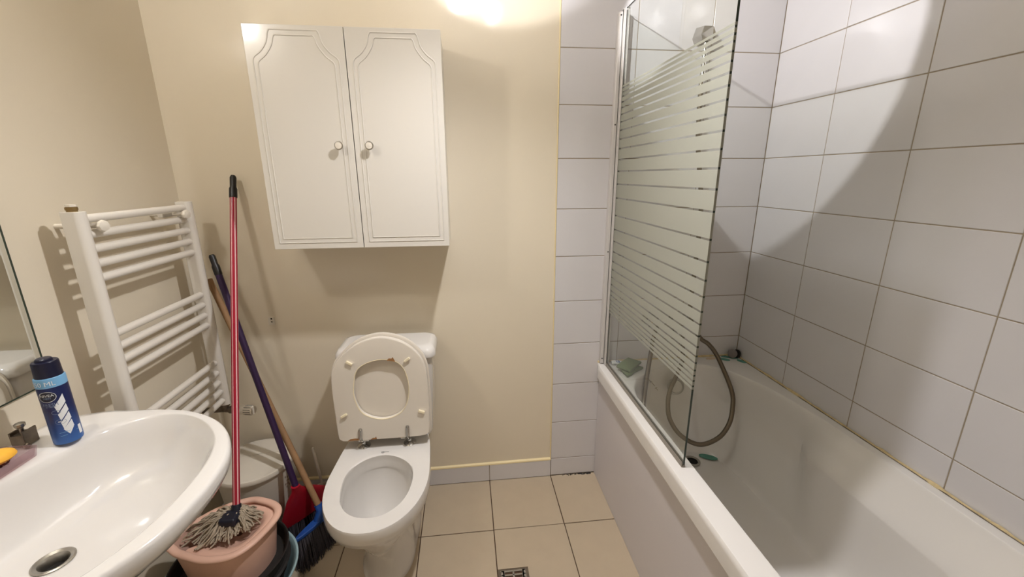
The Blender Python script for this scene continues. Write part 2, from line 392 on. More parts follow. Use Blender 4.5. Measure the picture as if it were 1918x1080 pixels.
# ------------------------------------------------------------------ wall cabinet
CB = dict(x0=-1.038, x1=-.436, z0=1.184, z1=1.8815, yf=-.2)
cab = thing('wall_cabinet', 'white two-door wall cabinet with grooved panels above the toilet', 'cabinet', ((CB['x0']+CB['x1'])/2, TY, CB['z0']))
obj('body', box((CB['x0']+.002, TY, CB['z0']+.002), (CB['x1']-.002, -.181, CB['z1']-.002), .001, 1), M['lacquer'], cab)
obj('shadow_gap', box((CB['x0']+.006, -.18, CB['z0']+.006), (CB['x1']-.006, -.1835, CB['z1']-.006)), M['dark_gap'], cab, smooth=0)
DW = (CB['x1']-CB['x0'])/2
for s in (0, 1):
    xa = CB['x0']+(0 if s == 0 else DW+.0012); xb = CB['x0']+DW-.0012 if s == 0 else CB['x1']
    d = obj('door', box((xa, -.184, CB['z0']), (xb, CB['yf'], CB['z1']), .0015, 2), M['lacquer'], cab)
    wd = xb-xa
    def path(pts):
        half = pts; full = half+[(wd-a, b_) for a, b_ in reversed(half)]
        return full
    o1 = path([(.020, -.676), (.020, -.105), (.025, -.092), (.048, -.074), (.066, -.05), (.0735, -.024), (.079, -.014)])
    o2 = path([(.034, -.661), (.034, -.114), (.039, -.103), (.060, -.086), (.080, -.059), (.088, -.036), (.093, -.029)])
    for o_ in (o1, o2):
        P = []
        pts = [Vector((xa+a, CB['yf']+.0004, CB['z1']+b_)) for a, b_ in o_]
        n_ = len(pts)
        sm = spl(pts[1:6+1], 5)+spl(pts[n_-7:n_-1], 5)
        ring = [pts[0]]+sm+[pts[-1]]
        tb = tube(ring, .0024, 8, closed=True)
        obj('moulding', tb, M['lacquer'], d, smooth=60)
    kx = -.782 if s == 0 else -.6845
    kb = obj('knob', lathe([(.005, 0), (.005, .012), (.0115, .016), (.0125, .021), (.011, .0235), (0, .0245)], (0, 0, 0), 28, M=Matrix.Translation((kx, CB['yf'], 1.527)) @ axis_mat(Vector((0, -1, 0)))), M['plastic'], d)
    obj('collar', lathe([(.0115, .0185), (.0138, .0185), (.0142, .0205), (.0132, .0236), (.0108, .0240), (.0105, .0225)], (0, 0, 0), 28, M=Matrix.Translation((kx, CB['yf'], 1.527)) @ axis_mat(Vector((0, -1, 0)))), M['steel'], kb)

# ------------------------------------------------------------------ small blank plate with screw holes on the wall
wp = thing('wall_anchor', 'small cream plastic plate with two screw holes on back wall', 'wall plate', (-1.181, TY, .852))
obj('plate', box((-1.195, TY, .84), (-1.169, .001, .872), .0015, 2), M['plastic'], wp)
obj('hole', cyl((-1.181, .0015, .866), (-1.181, .0005, .866), .0032), M['dark'], wp)
obj('hole', cyl((-1.1805, .0015, .8535), (-1.1805, .0005, .8535), .0034), M['dark'], wp)
obj('lug', tube([(-1.184, 0, .858), (-1.176, -.002, .8565), (-1.171, -.002, .8555)], .0022, 8), M['plastic'], wp)

# ------------------------------------------------------------------ towel radiator
rad = thing('towel_radiator', 'white ladder towel radiator on the left wall above the bin', 'radiator', (-1.35, -.33, .56))
RX = -1.352
for (ya, yb) in ((-.562, -.526), (-.131, -.095)):
    out_ = [(-1.376, ya+.004), (-1.372, ya), (-1.345, ya), (-1.334, ya+.006), (-1.330, (ya+yb)/2), (-1.334, yb-.006), (-1.345, yb), (-1.372, yb), (-1.376, yb-.004)]
    obj('post', prism(out_, lambda a, b_, d: Vector((a, b_, d)), .556, 1.346, .0015), M['radiator'], rad, smooth=40)
for z in (1.326, 1.286, 1.247, 1.208, 1.169, 1.011, .972, .932, .893, .739, .697, .656, .617, .578):
    obj('bar', cyl((RX, -.535, z), (RX, -.122, z), .0112, n=16), M['radiator'], rad)
bv = obj('bleed_valve', lathe([(.011, 0), (.011, .005), (.0125, .0055), (.0125, .012), (.009, .014), (0, .014)], (-1.355, -.546, 1.345), 16), M['brassy'], rad)
obj('cap', lathe([(.012, 0), (.012, .005), (0, .006)], (-1.355, -.546, 1.3585), 6), M['plastic'], bv)
for yb_, nm in ((-.502, 'wall_bracket'), (-.158, 'wall_bracket')):
    br = obj(nm, cyl((XL, yb_, 1.306), (-1.331, yb_, 1.306), .0065, n=12), M['plastic'], rad)
    obj('knob', lathe([(.006, 0), (.013, .004), (.016, .012), (.014, .017), (.006, .019), (0, .019)], (0, 0, 0), 8, M=Matrix.Translation((-1.337, yb_, 1.306)) @ axis_mat(Vector((1, -.2, 0)))), M['plastic'], br, smooth=20)
obj('bracket_arm', box((-1.385, -.21, 1.299), (-1.368, -.12, 1.313), .003), M['radiator'], rad)
vb = obj('valve_body', merge(cyl((-1.354, -.113, .557), (-1.354, -.113, .525), .013, n=16), cyl((-1.354, -.113, .56), (-1.354, -.113, .545), .0165, n=6), cyl((XL, -.113, .53), (-1.354, -.113, .53), .011, n=14),
    lathe([(.012, 0), (.012, .018), (.0155, .019), (.0155, .036), (.012, .037), (.012, .045)], (0, 0, 0), 14, M=Matrix.Translation((-1.354, -.113, .53)) @ axis_mat(Vector((1, -.18, 0))))), M['dullmetal'], rad)
d_ = Vector((1, -.18, 0)).normalized(); p_ = Vector((-1.354, -.113, .53))
vh = obj('thermostat_head', lathe([(.015, .044), (.0175, .048), (.0178, .075), (.0185, .082), (.0185, .112), (.0165, .116), (0, .117)], (0, 0, 0), 30, M=Matrix.Translation(p_) @ axis_mat(d_)), M['plastic'], rad)
u_, v_ = frame(d_)
for k in range(12):
    a = 2*PI*k/12; q = (u_*math.cos(a)+v_*math.sin(a))
    obj('slot', tube([p_+d_*.083+q*.0183, p_+d_*.111+q*.0183], .0011, 5), M['dark_gap'], vh)

# ------------------------------------------------------------------ mirror and lamp over it
mir = thing('wall_mirror', 'frameless rectangular mirror with dark edge above the sink', 'mirror', (XL, -1.05, .93))
obj('glass', box((XL+.0012, -.643, .932), (XL+.006, -1.46, 1.88)), M['mirror'], mir, smooth=0)
obj('edge', merge(box((XL, -.6385, .929), (XL+.0062, -.643, 1.884)), box((XL, -.6385, .9285), (XL+.0062, -1.464, .932)), box((XL, -1.46, .929), (XL+.0062, -1.4645, 1.884)), box((XL, -.6385, 1.88), (XL+.0062, -1.4645, 1.884))), M['glass_edge'], mir, smooth=0)
ml = thing('mirror_lamp', 'round opal globe lamp fixed to the wall above the mirror', 'lamp', (XL, LAMP_M.y, LAMP_M.z))
obj('backplate', lathe([(.05, 0), (.05, .012), (.03, .022), (0, .022)], n=32, M=Matrix.Translation((XL, LAMP_M.y, LAMP_M.z)) @ axis_mat(Vector((1, 0, 0)))), M['plastic'], ml)
obj('globe', lathe([(0, -.045)]+[(.045*math.cos(a), .045*math.sin(a)) for a in [(-80+20*i)*PI/180 for i in range(9)]]+[(0, .045)], LAMP_M, 28), M['eG'], ml, smooth=180)

# ------------------------------------------------------------------ ceiling spot bar
sb = thing('spotlight_bar', 'white ceiling spotlight bar with two swivel heads', 'lamp', (-.2, -.7, ZC))
dirb = (LAMP_B-LAMP_A).normalized()
p0, p1 = LAMP_A-dirb*.05, LAMP_B+dirb*.05
nrm = Vector((-dirb.y, dirb.x, 0))
obj('bar', loft([[p+nrm*a+Vector((0, 0, ZC-p.z+z)) for a, z in ((-.03, 0), (.03, 0), (.03, -.02), (-.03, -.02))] for p in (p0, p1)], True, True), M['plastic'], sb, smooth=0)
for LP, AX, me_ in ((LAMP_A, AX_A, 'eA'), (LAMP_B, AX_B, 'eB')):
    mm = Matrix.Translation(LP) @ axis_mat(AX)
    hd = obj('spot_head', lathe([(.03, -.075), (.036, -.07), (.038, 0), (.034, 0), (.033, -.06), (0, -.06)], n=28, M=mm), M['plastic'], sb)
    obj('stem', cyl(LP-AX*.05, Vector((LP.x, LP.y, ZC-.02)), .008, n=10), M['plastic'], hd)
    kb2 = .45 if me_ == 'eA' else 1.0
    obj('bulb', lathe([(.033*kb2, -.006), (.028*kb2, -.001), (0, .001)], n=24, M=mm), M[me_], hd)

# ------------------------------------------------------------------ toilet
TX = -.711
toi = thing('toilet', 'white close-coupled toilet with open bowl below the cabinet', 'toilet', (TX, -.3, 0))
def egg(hw, yb, yf, wb_=None, n=56, px=2.15):
    """outline: straight-ish back, elliptical front"""
    wb_ = wb_ or hw; yc = yf+(yb-yf)*.46; out = []
    for i in range(n):
        a = 2*PI*i/n; ca, sa = math.cos(a), math.sin(a)
        if sa <= 0:
            x = hw*math.copysign(abs(ca)**(2/px), ca); y = yc+(yc-yf)*math.copysign(abs(sa)**(2/px), sa)
        else:
            q = 5.0; x = math.copysign(abs(ca)**(2/q), ca); ty = abs(sa)**(2/q); y = yc+(yb-yc)*ty
            x *= hw+(wb_-hw)*ty
        out.append((TX+x, y))
    return out
def ring(o2, z): return [Vector((a, b_, z)) for a, b_ in o2]
ho = [(-.725, -.294), (-.785, -.318), (-.826, -.375), (-.832, -.44), (-.818, -.518), (-.786, -.572), (-.732, -.601), (-.669, -.596), (-.618, -.547), (-.596, -.47), (-.598, -.40), (-.621, -.348), (-.67, -.308)]
ho = [(TX+(a+.7125)*1.0, b_) for a, b_ in ho]
hol = [(p.x, p.y) for p in spl([Vector((a, b_, 0)) for a, b_ in ho], 5, True)]
nH = 64
def resample(o2, n, a0):
    cx = TX; cy = -.45; out = []
    pts = [(math.atan2(y-cy, x-cx), x, y) for x, y in o2]
    m_ = len(o2)
    for i in range(n):
        a = a0+2*PI*i/n; dx, dy = math.cos(a), math.sin(a); best = None
        for j in range(m_):
            x1, y1 = o2[j]; x2, y2 = o2[(j+1) % m_]
            den = dx*(y2-y1)-dy*(x2-x1)
            if abs(den) < 1e-12: continue
            t = ((x1-cx)*(y2-y1)-(y1-cy)*(x2-x1))/den; s = ((x1-cx)*dy-(y1-cy)*dx)/den
            if t > 0 and -1e-6 <= s <= 1+1e-6 and (best is None or t < best): best = t
        out.append((cx+dx*best, cy+dy*best))
    return out
rimO = egg(.178, -.10, -.668, .160, 120)
rs = lambda o2: resample(o2, nH, 0)
sc = lambda o2, k, cy=-.42: [(TX+(x-TX)*k, cy+(y-cy)*k) for x, y in o2]
sh = lambda o2, kx, ky, cy=-.42, dy=0: [(TX+(x-TX)*kx, cy+(y-cy)*ky+dy) for x, y in o2]
R0, H0 = rs(rimO), rs(hol)
lerp2 = lambda A, B, t: [(a[0]+(b_[0]-a[0])*t, a[1]+(b_[1]-a[1])*t) for a, b_ in zip(A, B)]
foot = rs(egg(.098, -.16, -.50, .105, 120, 2.6)) if False else None
footO = egg(.098, -.13, -.50, .112, 120, 2.6)
fO = resample(footO, nH, 0) if False else None
def rs2(o2, cy):
    # even parameter resample around own centre, matched by angle
    cx = TX; out = []; m_ = len(o2)
    for i in range(nH):
        a = 2*PI*i/nH; dx, dy = math.cos(a), math.sin(a); best = None
        for j in range(m_):
            x1, y1 = o2[j]; x2, y2 = o2[(j+1) % m_]
            den = dx*(y2-y1)-dy*(x2-x1)
            if abs(den) < 1e-12: continue
            t = ((x1-cx)*(y2-y1)-(y1-cy)*(x2-x1))/den; s = ((x1-cx)*dy-(y1-cy)*dx)/den
            if t > 0 and -1e-6 <= s <= 1+1e-6 and (best is None or t < best): best = t
        out.append((cx+dx*best, cy+dy*best))
    return out
F0 = rs2(footO, -.31)
F1 = rs2(egg(.092, -.13, -.475, .105, 120, 2.5), -.31)
F2 = rs2(egg(.120, -.12, -.545, .125, 120, 2.4), -.32)
B1 = rs2(egg(.158, -.11, -.625, .150, 120, 2.2), -.40)
outer = [ring(F0, .0), ring(F0, .02), ring(F1, .06), ring(F1, .17), ring(F2, .245), ring(B1, .31), ring(lerp2(R0, B1, .25), .334), ring(lerp2(R0, B1, .22), .345), ring(R0, .356), ring(sc(R0, 1.004), .375), ring(R0, .393), ring(sc(R0, .988), .4)]
inner = [ring(lerp2(H0, R0, .06), .4), ring(H0, .396), ring(sc(H0, 1.0, -.45), .385), ring(sc(H0, 1.0, -.45), .368), ring(sc(H0, .97, -.45), .352), ring(sc(H0, .99, -.45), .345), ring(sc(H0, .95, -.45), .30), ring(sc(H0, .80, -.46), .24), ring(sc(H0, .56, -.47), .195), ring(sc(H0, .40, -.49), .175), ring(sc(H0, .25, -.5), .16)]
obj('bowl', loft(outer+inner, True, True), M['ceramic'], toi, smooth=50)
# water in the bowl
obj('water', loft([ring(sc(H0, .42, -.49), .186), ring(sc(H0, .2, -.49), .1865)], False, True), mat('still_water', s2l(186, 178, 160), .03, spec=.5, coat=.6, coatr=.01), toi)
# bolt cap on the foot side
obj('bolt_cover', lathe([(.012, 0), (.011, .007), (0, .01)], n=14, M=Matrix.Translation((TX+.097, -.27, .10)) @ axis_mat(Vector((1, -.2, 0)))), M['plastic'], toi)
obj('cable_hole', lathe([(.006, 0), (.004, .002), (0, .002)], n=10, sx=.6, M=Matrix.Translation((TX+.104, -.3, .16)) @ axis_mat(Vector((1, -.2, 0)))), M['dark'], toi)
# tank and lid
def rrect(x0, x1, y0, y1, r, n=5):
    out = []
    for cx, cy, a0 in ((x1-r, y1-r, 0), (x0+r, y1-r, 90), (x0+r, y0+r, 180), (x1-r, y0+r, 270)):
        for i in range(n+1):
            a = math.radians(a0+90*i/n); out.append((cx+r*math.cos(a), cy+r*math.sin(a)))
    return out
tb_ = [ring(rrect(-.862, -.545, -.178, -.035, .03), .392), ring(rrect(-.866, -.54, -.182, -.03, .03), .41), ring(rrect(-.876, -.528, -.190, -.03, .03), .6), ring(rrect(-.880, -.522, -.192, -.03, .03), .752)]
obj('tank', loft(tb_, True, True), M['ceramic'], toi, smooth=50)
ld = [ring(rrect(-.888, -.512, -.2, -.022, .032), .745), ring(rrect(-.891, -.509, -.203, -.02, .034), .752), ring(rrect(-.889, -.511, -.201, -.022, .034), .772), ring(rrect(-.880, -.520, -.188, -.026, .032), .786), ring(rrect(-.862, -.538, -.165, -.036, .03), .7915)]
lidt = obj('tank_lid', loft(ld, True, True), M['ceramic'], toi, smooth=60)
obj('flush_button', lathe([(.026, 0), (.026, .003), (.022, .006), (0, .006)], (-.70, -.105, .7915), 24), M['chrome'], lidt)
# seat ring + cover, raised and leaning on the tank
def seatmap(a, b_, d):     # a = world x, b_ = height along seat, d = thickness towards the front (-y)
    t = (b_-.44)/.42
    return Vector((a, -.2355+.022*t-d, b_))
so = [(-.868, .441), (-.886, .45), (-.890, .50), (-.892, .565), (-.894, .64), (-.892, .71), (-.882, .745), (-.863, .772), (-.82, .812), (-.772, .840), (-.712, .854), (-.657, .845), (-.61, .822), (-.566, .777), (-.546, .727), (-.541, .666), (-.540, .56), (-.543, .464), (-.56, .446), (-.62, .442), (-.74, .441)]
so = [(p.x, p.y) for p in spl([Vector((a, b_, 0)) for a, b_ in so], 5, True)]
shh = [(-.813, .672), (-.793, .735), (-.725, .766), (-.652, .756), (-.618, .704), (-.614, .62), (-.645, .551), (-.716, .525), (-.787, .552), (-.814, .612)]
shh = [(p.x, p.y) for p in spl([Vector((a, b_, 0)) for a, b_ in shh], 8, True)]
def resamp(o2, n, cx, cy):
    out = []; m_ = len(o2)
    for i in range(n):
        a = 2*PI*i/n; dx, dy = math.cos(a), math.sin(a); best = None
        for j in range(m_):
            x1, y1 = o2[j]; x2, y2 = o2[(j+1) % m_]
            den = dx*(y2-y1)-dy*(x2-x1)
            if abs(den) < 1e-12: continue
            t = ((x1-cx)*(y2-y1)-(y1-cy)*(x2-x1))/den; s = ((x1-cx)*dy-(y1-cy)*dx)/den
            if t > 0 and -1e-6 <= s <= 1+1e-6 and (best is None or t < best): best = t
        out.append((cx+dx*best, cy+dy*best))
    return out
SO, SH = resamp(so, 96, -.714, .648), resamp(shh, 96, -.714, .648)
inset = lambda o2, e: [(x+(-.714-x)*e/max(.01, math.hypot(x+.714, y-.648)), y+(.648-y)*e/max(.01, math.hypot(x+.714, y-.648))) for x, y in o2]
mp = lambda o2, d: [seatmap(a, b_, d) for a, b_ in o2]
# order: back-outer, front-outer, front-inner, back-inner
gs = loft([mp(SO, .003), mp(inset(SO, -.001), .008), mp(SO, .019), mp(inset(SO, .004), .022), mp(inset(SH, -.004), .022), mp(SH, .0195), mp(SH, .005), mp(inset(SH, -.004), .003), mp(SO, .003)])
sring = obj('seat_ring', gs, M['seat'], toi, smooth=40)
# ivory edge band round the opening
obj('edge_band', tube([seatmap(a, b_, .0195) for a, b_ in inset(SH, -.0005)], .0024, 6, closed=True), M['seat_edge'], sring)
LO = [(x-.714+.714+(.004 if x > -.714 else -.0), y+(.007 if y > .7 else 0)) for x, y in inset(SO, -.003)]
scov = obj('seat_cover', loft([mp(inset(LO, .006), -.013), mp(LO, -.009), mp(LO, -.002), mp(inset(LO, .005), .001)], True, True), M['seat'], toi, smooth=40)
for (a, b_, an) in ((-.821, .762, -32), (-.611, .764, 36), (-.858, .552, 28), (-.569, .55, -22)):
    ca, sa = math.cos(math.radians(an)), math.sin(math.radians(an))
    g = box((-.0125, -.0045, 0), (.0125, .0045, .009), .002, 2)
    obj('bumper', ([seatmap(a+v.x*ca-v.y*sa, b_+v.x*sa+v.y*ca, .0215+v.z) for v in g[0]], g[1]), M['seat_edge'], sring)
def chip(pts, d=.0216):
    n = len(pts); v = [seatmap(a, b_, d) for a, b_ in pts]+[seatmap(a, b_, d+.0006) for a, b_ in pts]
    return v, [list(range(n, 2*n))]+[[i, (i+1) % n, n+(i+1) % n, n+i] for i in range(n)]
obj('chip', chip([(-.686, .7635), (-.678, .772), (-.668, .7705), (-.664, .776), (-.659, .768), (-.655, .757), (-.668, .760)]), M['chip'], sring, smooth=0)
obj('chip', chip([(-.855, .4435), (-.845, .4505), (-.825, .4525), (-.807, .449), (-.806, .4435)], .0222), M['chip'], sring, smooth=0)
obj('chip', chip([(-.770, .443), (-.760, .450), (-.752, .4495), (-.748, .455), (-.745, .4435)], .0222), M['chip'], sring, smooth=0)
for hx in (-.805, -.6275):
    h = obj('hinge', merge(cyl((hx, -.262, .452), (hx+.001, -.258, .489), .0075, n=14), lathe([(.0075, 0), (.005, .005), (0, .0065)], (hx+.001, -.258, .489), 14), cyl((hx, -.262, .455), (hx, -.236, .424), .007, n=12), cyl((hx-.012, -.247, .436), (hx+.028*(1 if hx < -.7 else -1), -.247, .436), .0055, n=12)), M['chrome'], toi)
    obj('hinge_base', lathe([(.0248, .0), (.0248, .003), (.017, .008), (.008, .011), (.007, .03), (0, .03)], (hx+.002, -.231, .4), 26), M['chrome'], h)
# maker's mark: a small loop followed by a squiggle
lg = [Vector((-.722+.0055*math.cos(a), -.281+.0045*math.sin(a), .4006)) for a in [i*PI/10 for i in range(3, 21)]]
obj('logo', merge(tube(lg, .0007, 5), tube([Vector((-.717+.0016*i, -.281+.0018*math.sin(i*1.9), .4006)) for i in range(12)], .0006, 5)), M['logo'], toi)

# ------------------------------------------------------------------ bathtub
TX0, TX1, TYB, TYE, TZ = .196, XR-.001, -.002, -1.70, .597
tub = thing('bathtub', 'white bathtub with flat front panel along the tiled wall', 'bathtub', (.545, -.85, 0))
half = [(.272, -.52), (.270, -.40), (.268, -.32), (.292, -.235), (.345, -.165), (.44, -.106), (.53, -.068), (.594, -.060), (.662, -.074), (.742, -.143), (.793, -.245), (.826, -.362), (.842, -.476), (.850, -.60), (.852, -.85)]
near = [(.850, -1.1), (.845, -1.35), (.82, -1.50), (.74, -1.60), (.56, -1.635), (.38, -1.60), (.30, -1.50), (.275, -1.35), (.273, -1.1), (.272, -.85)]
TI = [(p.x, p.y) for p in spl([Vector((a, b_, 0)) for a, b_ in half+near], 6, True)]
nT = 128
def resT(o2, cx=.56, cy=-.85):
    # resample by arc-length-ish angle in a stretched space so long sides get points
    out = []; m_ = len(o2)
    for i in range(nT):
        a = 2*PI*i/nT; dx, dy = math.cos(a)*.30, math.sin(a)*.80; best = None
        for j in range(m_):
            x1, y1 = o2[j]; x2, y2 = o2[(j+1) % m_]
            den = dx*(y2-y1)-dy*(x2-x1)
            if abs(den) < 1e-12: continue
            t = ((x1-cx)*(y2-y1)-(y1-cy)*(x2-x1))/den; s = ((x1-cx)*dy-(y1-cy)*dx)/den
            if t > 0 and -1e-6 <= s <= 1+1e-6 and (best is None or t < best): best = t
        out.append((cx+dx*best, cy+dy*best))
    return out
I0 = resT(TI)
flo = [(p.x, p.y) for p in spl([Vector((a, b_, 0)) for a, b_ in [(.40, -.5), (.40, -.33), (.43, -.235), (.50, -.175), (.575, -.16), (.66, -.18), (.72, -.25), (.735, -.36), (.735, -.55), (.73, -.85), (.72, -1.1), (.70, -1.25), (.63, -1.32), (.55, -1.335), (.46, -1.32), (.41, -1.25), (.40, -1.1), (.40, -.8)]], 6, True)]
Fq = resT(flo)
O0 = resT(rrect(TX0, TX1, TYE, TYB, .012, 4))
Oi = resT(rrect(TX0+.007, TX1, TYE+.007, TYB, .012, 4))
Oj = resT(rrect(TX0+.016, TX1, TYE+.016, TYB, .012, 4))
def smooth01(t): t = max(0, min(1, t)); return t*t*(3-2*t)
def tring(s, z, e=0, dz=0):
    out = []
    for (x0, y0), (x1, y1) in zip(I0, Fq):
        x = x0+(x1-x0)*s; y = y0+(y1-y0)*s
        # arm-rest bulge on the wall side
        if x0 > .80:
            k = smooth01((-y0-.50)/.06)*smooth01((1.45+y0)/.2)
            kz = max(0, min(1, (TZ-.012-z)/.111))
            x -= k*kz*.046*(1-max(0, min(1, (.474-z)/.24))*.85)
        out.append(Vector((x, y, z)))
    return out
rings = [ring(O0, .542), ring(O0, .583), ring(lerp2(O0, Oi, .5), .592), ring(Oi, .5965), ring(Oj, TZ)]
ins2 = lambda k: [(x+(.56-x)*k/.3, y+(-.85-y)*k/.8) for x, y in I0]
rings += [ring(ins2(-.006), TZ), ring(ins2(-.002), TZ-.0015)]
for s, z in ((.012, TZ-.006), (.03, TZ-.016), (.06, .56), (.11, .52), (.15, .49), (.175, .474), (.19, .466), (.25, .43), (.33, .38), (.42, .33), (.52, .285), (.64, .245), (.78, .215), (.9, .202), (1, .197)): rings.append(tring(s, z))
for k in (.75, .5, .25, .06): rings.append([Vector((.56+(x-.56)*k, -.75+(y+.75)*k, .197-.004*(1-k))) for x, y in Fq])
obj('shell', loft(rings, False, True), M['tub'], tub, smooth=28)
pn = obj('front_panel', box((.219, TYB, 0), (.232, TYE+.01, .536), .002, 1), M['panel'], tub)
obj('panel_trim', box((.2135, TYB, .5365), (.2195, TYE+.012, .5415)), M['caulk'], tub, smooth=0)
# yellowed sealant along the walls
def bead(P, r0, mt_, nm, par):
    out = []
    for i in range(len(P)-1):
        a, b_ = Vector(P[i]), Vector(P[i+1])
        n_ = max(2, int((b_-a).length/.02))
        out += [a.lerp(b_, k/n_) for k in range(n_)]
    out.append(Vector(P[-1]))
    rr = [r0*random.uniform(.55, 1.35) for _ in out]
    return obj(nm, tube(out, rr, 6), mt_, par)
bead([(.21, -.004, TZ+.001), (TX1-.004, -.004, TZ+.001), (TX1-.003, -1.7, TZ+.001)], .0052, M['caulk'], 'sealant', tub)
bead([(.60, -.007, TZ+.0012), (TX1-.009, -.008, TZ+.0012), (TX1-.0085, -1.7, TZ+.0012)], .0012, M['dullmetal'], 'sealant_crack', tub)
# overflow cover on the end wall, drain in the floor
nO = Vector((-.05, -1, .28)).normalized(); pO = Vector((.531, -.128, .520))
oc = obj('overflow_cover', lathe([(.0, -.004), (.037, -.004), (.0385, .002), (.036, .008), (.030, .0095), (.027, .006), (0, .005)], n=36, M=Matrix.Translation(pO) @ axis_mat(nO)), M['steel'], tub)
dr = obj('drain', lathe([(.034, -.001), (.034, .0025), (.026, .004), (.0235, .001), (.0235, -.001)], (.592, -.225, .2), 32, caps=False), M['steel'], tub)
obj('plug_hole', lathe([(.0235, 0), (.0235, .0008), (0, .0008)], (.592, -.225, .199), 24), M['dark'], dr)
# faint printed mark on the sloping end
mk = []
for (a, b_, l_, an) in ((.403, .561, .018, -50), (.41, .553, .01, 30), (.422, .541, .02, -50), (.436, .523, .012, 30), (.44, .517, .016, -50)):
    ca, sa = math.cos(math.radians(an)), math.sin(math.radians(an))
    mk.append(tube([(a-l_/2*ca, -.136, b_-l_/2*sa), (a+l_/2*ca, -.138, b_+l_/2*sa)], .0016, 5))
obj('printed_mark', merge(*mk), M['softgrey'], tub)

# ------------------------------------------------------------------ glass screen
GX = .2375; GZ0, GZ1, GY0, GY1 = .604, 2.018, -.038, -.7345
scr = thing('shower_screen', 'hinged glass bath screen with frosted horizontal stripes', 'shower screen', (GX, -.38, TZ))
rc = .10
gout = [(GY0, GZ0), (GY1+.004, GZ0), (GY1, GZ0+.004)]+[(GY1+rc-rc*math.cos(math.radians(a)), GZ1-rc+rc*math.sin(math.radians(a))) for a in range(0, 91, 9)]+[(GY0, GZ1)]
n_ = len(gout)
vg = [Vector((GX-.003, a, b_)) for a, b_ in gout]+[Vector((GX+.003, a, b_)) for a, b_ in gout]
pane = obj('pane', (vg, [list(range(n_))[::-1], list(range(n_, 2*n_))]), M['glass'], scr, smooth=0)
obj('pane_edge', (vg[:], [[i, i+1, n_+i+1, n_+i] for i in range(1, n_-1)]), M['glass_edge'], scr, smooth=0)
gaps = [1.748, 1.733, 1.718, 1.698, 1.678, 1.654, 1.627, 1.597, 1.564, 1.529, 1.488, 1.444, 1.394, 1.34, 1.27, 1.213, 1.164, 1.12, 1.079, 1.044, 1.01, .979, .952, .932, .910, .894, .878, .862]
edges = [1.757]+gaps+[.852]
for i in range(len(edges)-1):
    za = edges[i]-(.0028 if i else 0); zb = edges[i+1]+(.0028 if i < len(edges)-2 else 0)
    obj('frosted_stripe', merge(box((GX-.0036, GY0, zb), (GX-.0031, GY1-.0006, za)), box((GX-.0031, GY1-.0001, zb), (GX+.0031, GY1-.0006, za))), M['frost'], scr, smooth=0)
obj('wall_profile', box((.214, -.0005, TZ+.004), (.243, -.026, 2.012), .002, 1), M['alu'], scr)
ip = obj('hinge_profile', merge(box((.229, -.018, TZ+.001), (.2335, -.05, 2.02), .0012, 1), box((.2415, -.018, TZ+.001), (.246, -.05, 2.02), .0012, 1), box((.229, -.016, TZ+.001), (.246, -.03, 2.022), .0012, 1)), M['alu'], scr)
obj('profile_lip', box((.2275, -.0265, TZ+.003), (.2285, -.0275, 2.016)), M['dark_gap'], ip, smooth=0)
for z in (2.0, 1.62, 1.115, .625): obj('screw', lathe([(.003, 0), (.0025, .001), (0, .0012)], n=10, M=Matrix.Translation((.2215, -.026, z)) @ axis_mat(Vector((0, -1, 0)))), M['black'], scr)
obj('bottom_seal', merge(box((GX-.0055, GY0, TZ+.0005), (GX-.0032, GY1+.002, .614), .0006, 1), box((GX+.0032, GY0, TZ+.0005), (GX+.0055, GY1+.002, .614), .0006, 1), box((GX-.004, GY0, TZ+.0008), (GX+.004, GY1+.002, .6035))), mat('grey_clear_seal', s2l(128, 120, 108), .35), scr)

# ------------------------------------------------------------------ shower fittings
shb = thing('hand_shower', 'chrome hand shower hanging in wall bracket behind the glass screen', 'shower', (.555, -.03, 1.94))
bk = [[(-.024, 0, .028), (.024, 0, .028), (.036, 0, -.01), (.026, 0, -.03), (-.026, 0, -.03), (-.036, 0, -.01)], [(-.018, -.05, .022), (.018, -.05, .022), (.03, -.055, -.008), (.02, -.05, -.028), (-.02, -.05, -.028), (-.03, -.055, -.008)]]
obj('bracket', loft([[Vector((.555, 0, 1.945))+Vector(p) for p in r] for r in bk], True, True), M['chrome'], shb, smooth=0)
hnd = [(.556, -.035, 1.915), (.556, -.036, 1.86), (.555, -.038, 1.80), (.553, -.04, 1.74)]
obj('handle', tube(spl(hnd, 4), [.0085]*4+[.0095]*4+[.0105]*4+[.009], 14), M['chrome'], shb)
mxr = thing('bath_mixer', 'chrome bath mixer tap on tiled wall behind frosted glass stripes', 'tap', (.50, -.05, .80))
obj('body', merge(cyl((.425, -.06, .80), (.595, -.06, .80), .021, n=20), lathe([(.021, 0), (.019, .01), (0, .013)], n=20, M=Matrix.Translation((.595, -.06, .80)) @ axis_mat(Vector((1, 0, 0)))), lathe([(.021, 0), (.019, .01), (0, .013)], n=20, M=Matrix.Translation((.425, -.06, .80)) @ axis_mat(Vector((-1, 0, 0))))), M['chrome'], mxr)
for x in (.435, .585): obj('wall_union', merge(cyl((x, -.0005, .80), (x, -.06, .80), .013, n=16), lathe([(.03, 0), (.028, .006), (.014, .014), (.013, .02)], n=24, M=Matrix.Translation((x, -.0005, .80)) @ axis_mat(Vector((0, -1, 0))))), M['chrome'], mxr)
obj('lever', tube([(.51, -.065, .818), (.51, -.085, .845), (.51, -.13, .862)], [.013, .01, .007], 12), M['chrome'], mxr)
obj('spout', tube(spl([(.51, -.07, .79), (.51, -.11, .782), (.51, -.145, .765)], 4), .012, 14), M['chrome'], mxr)
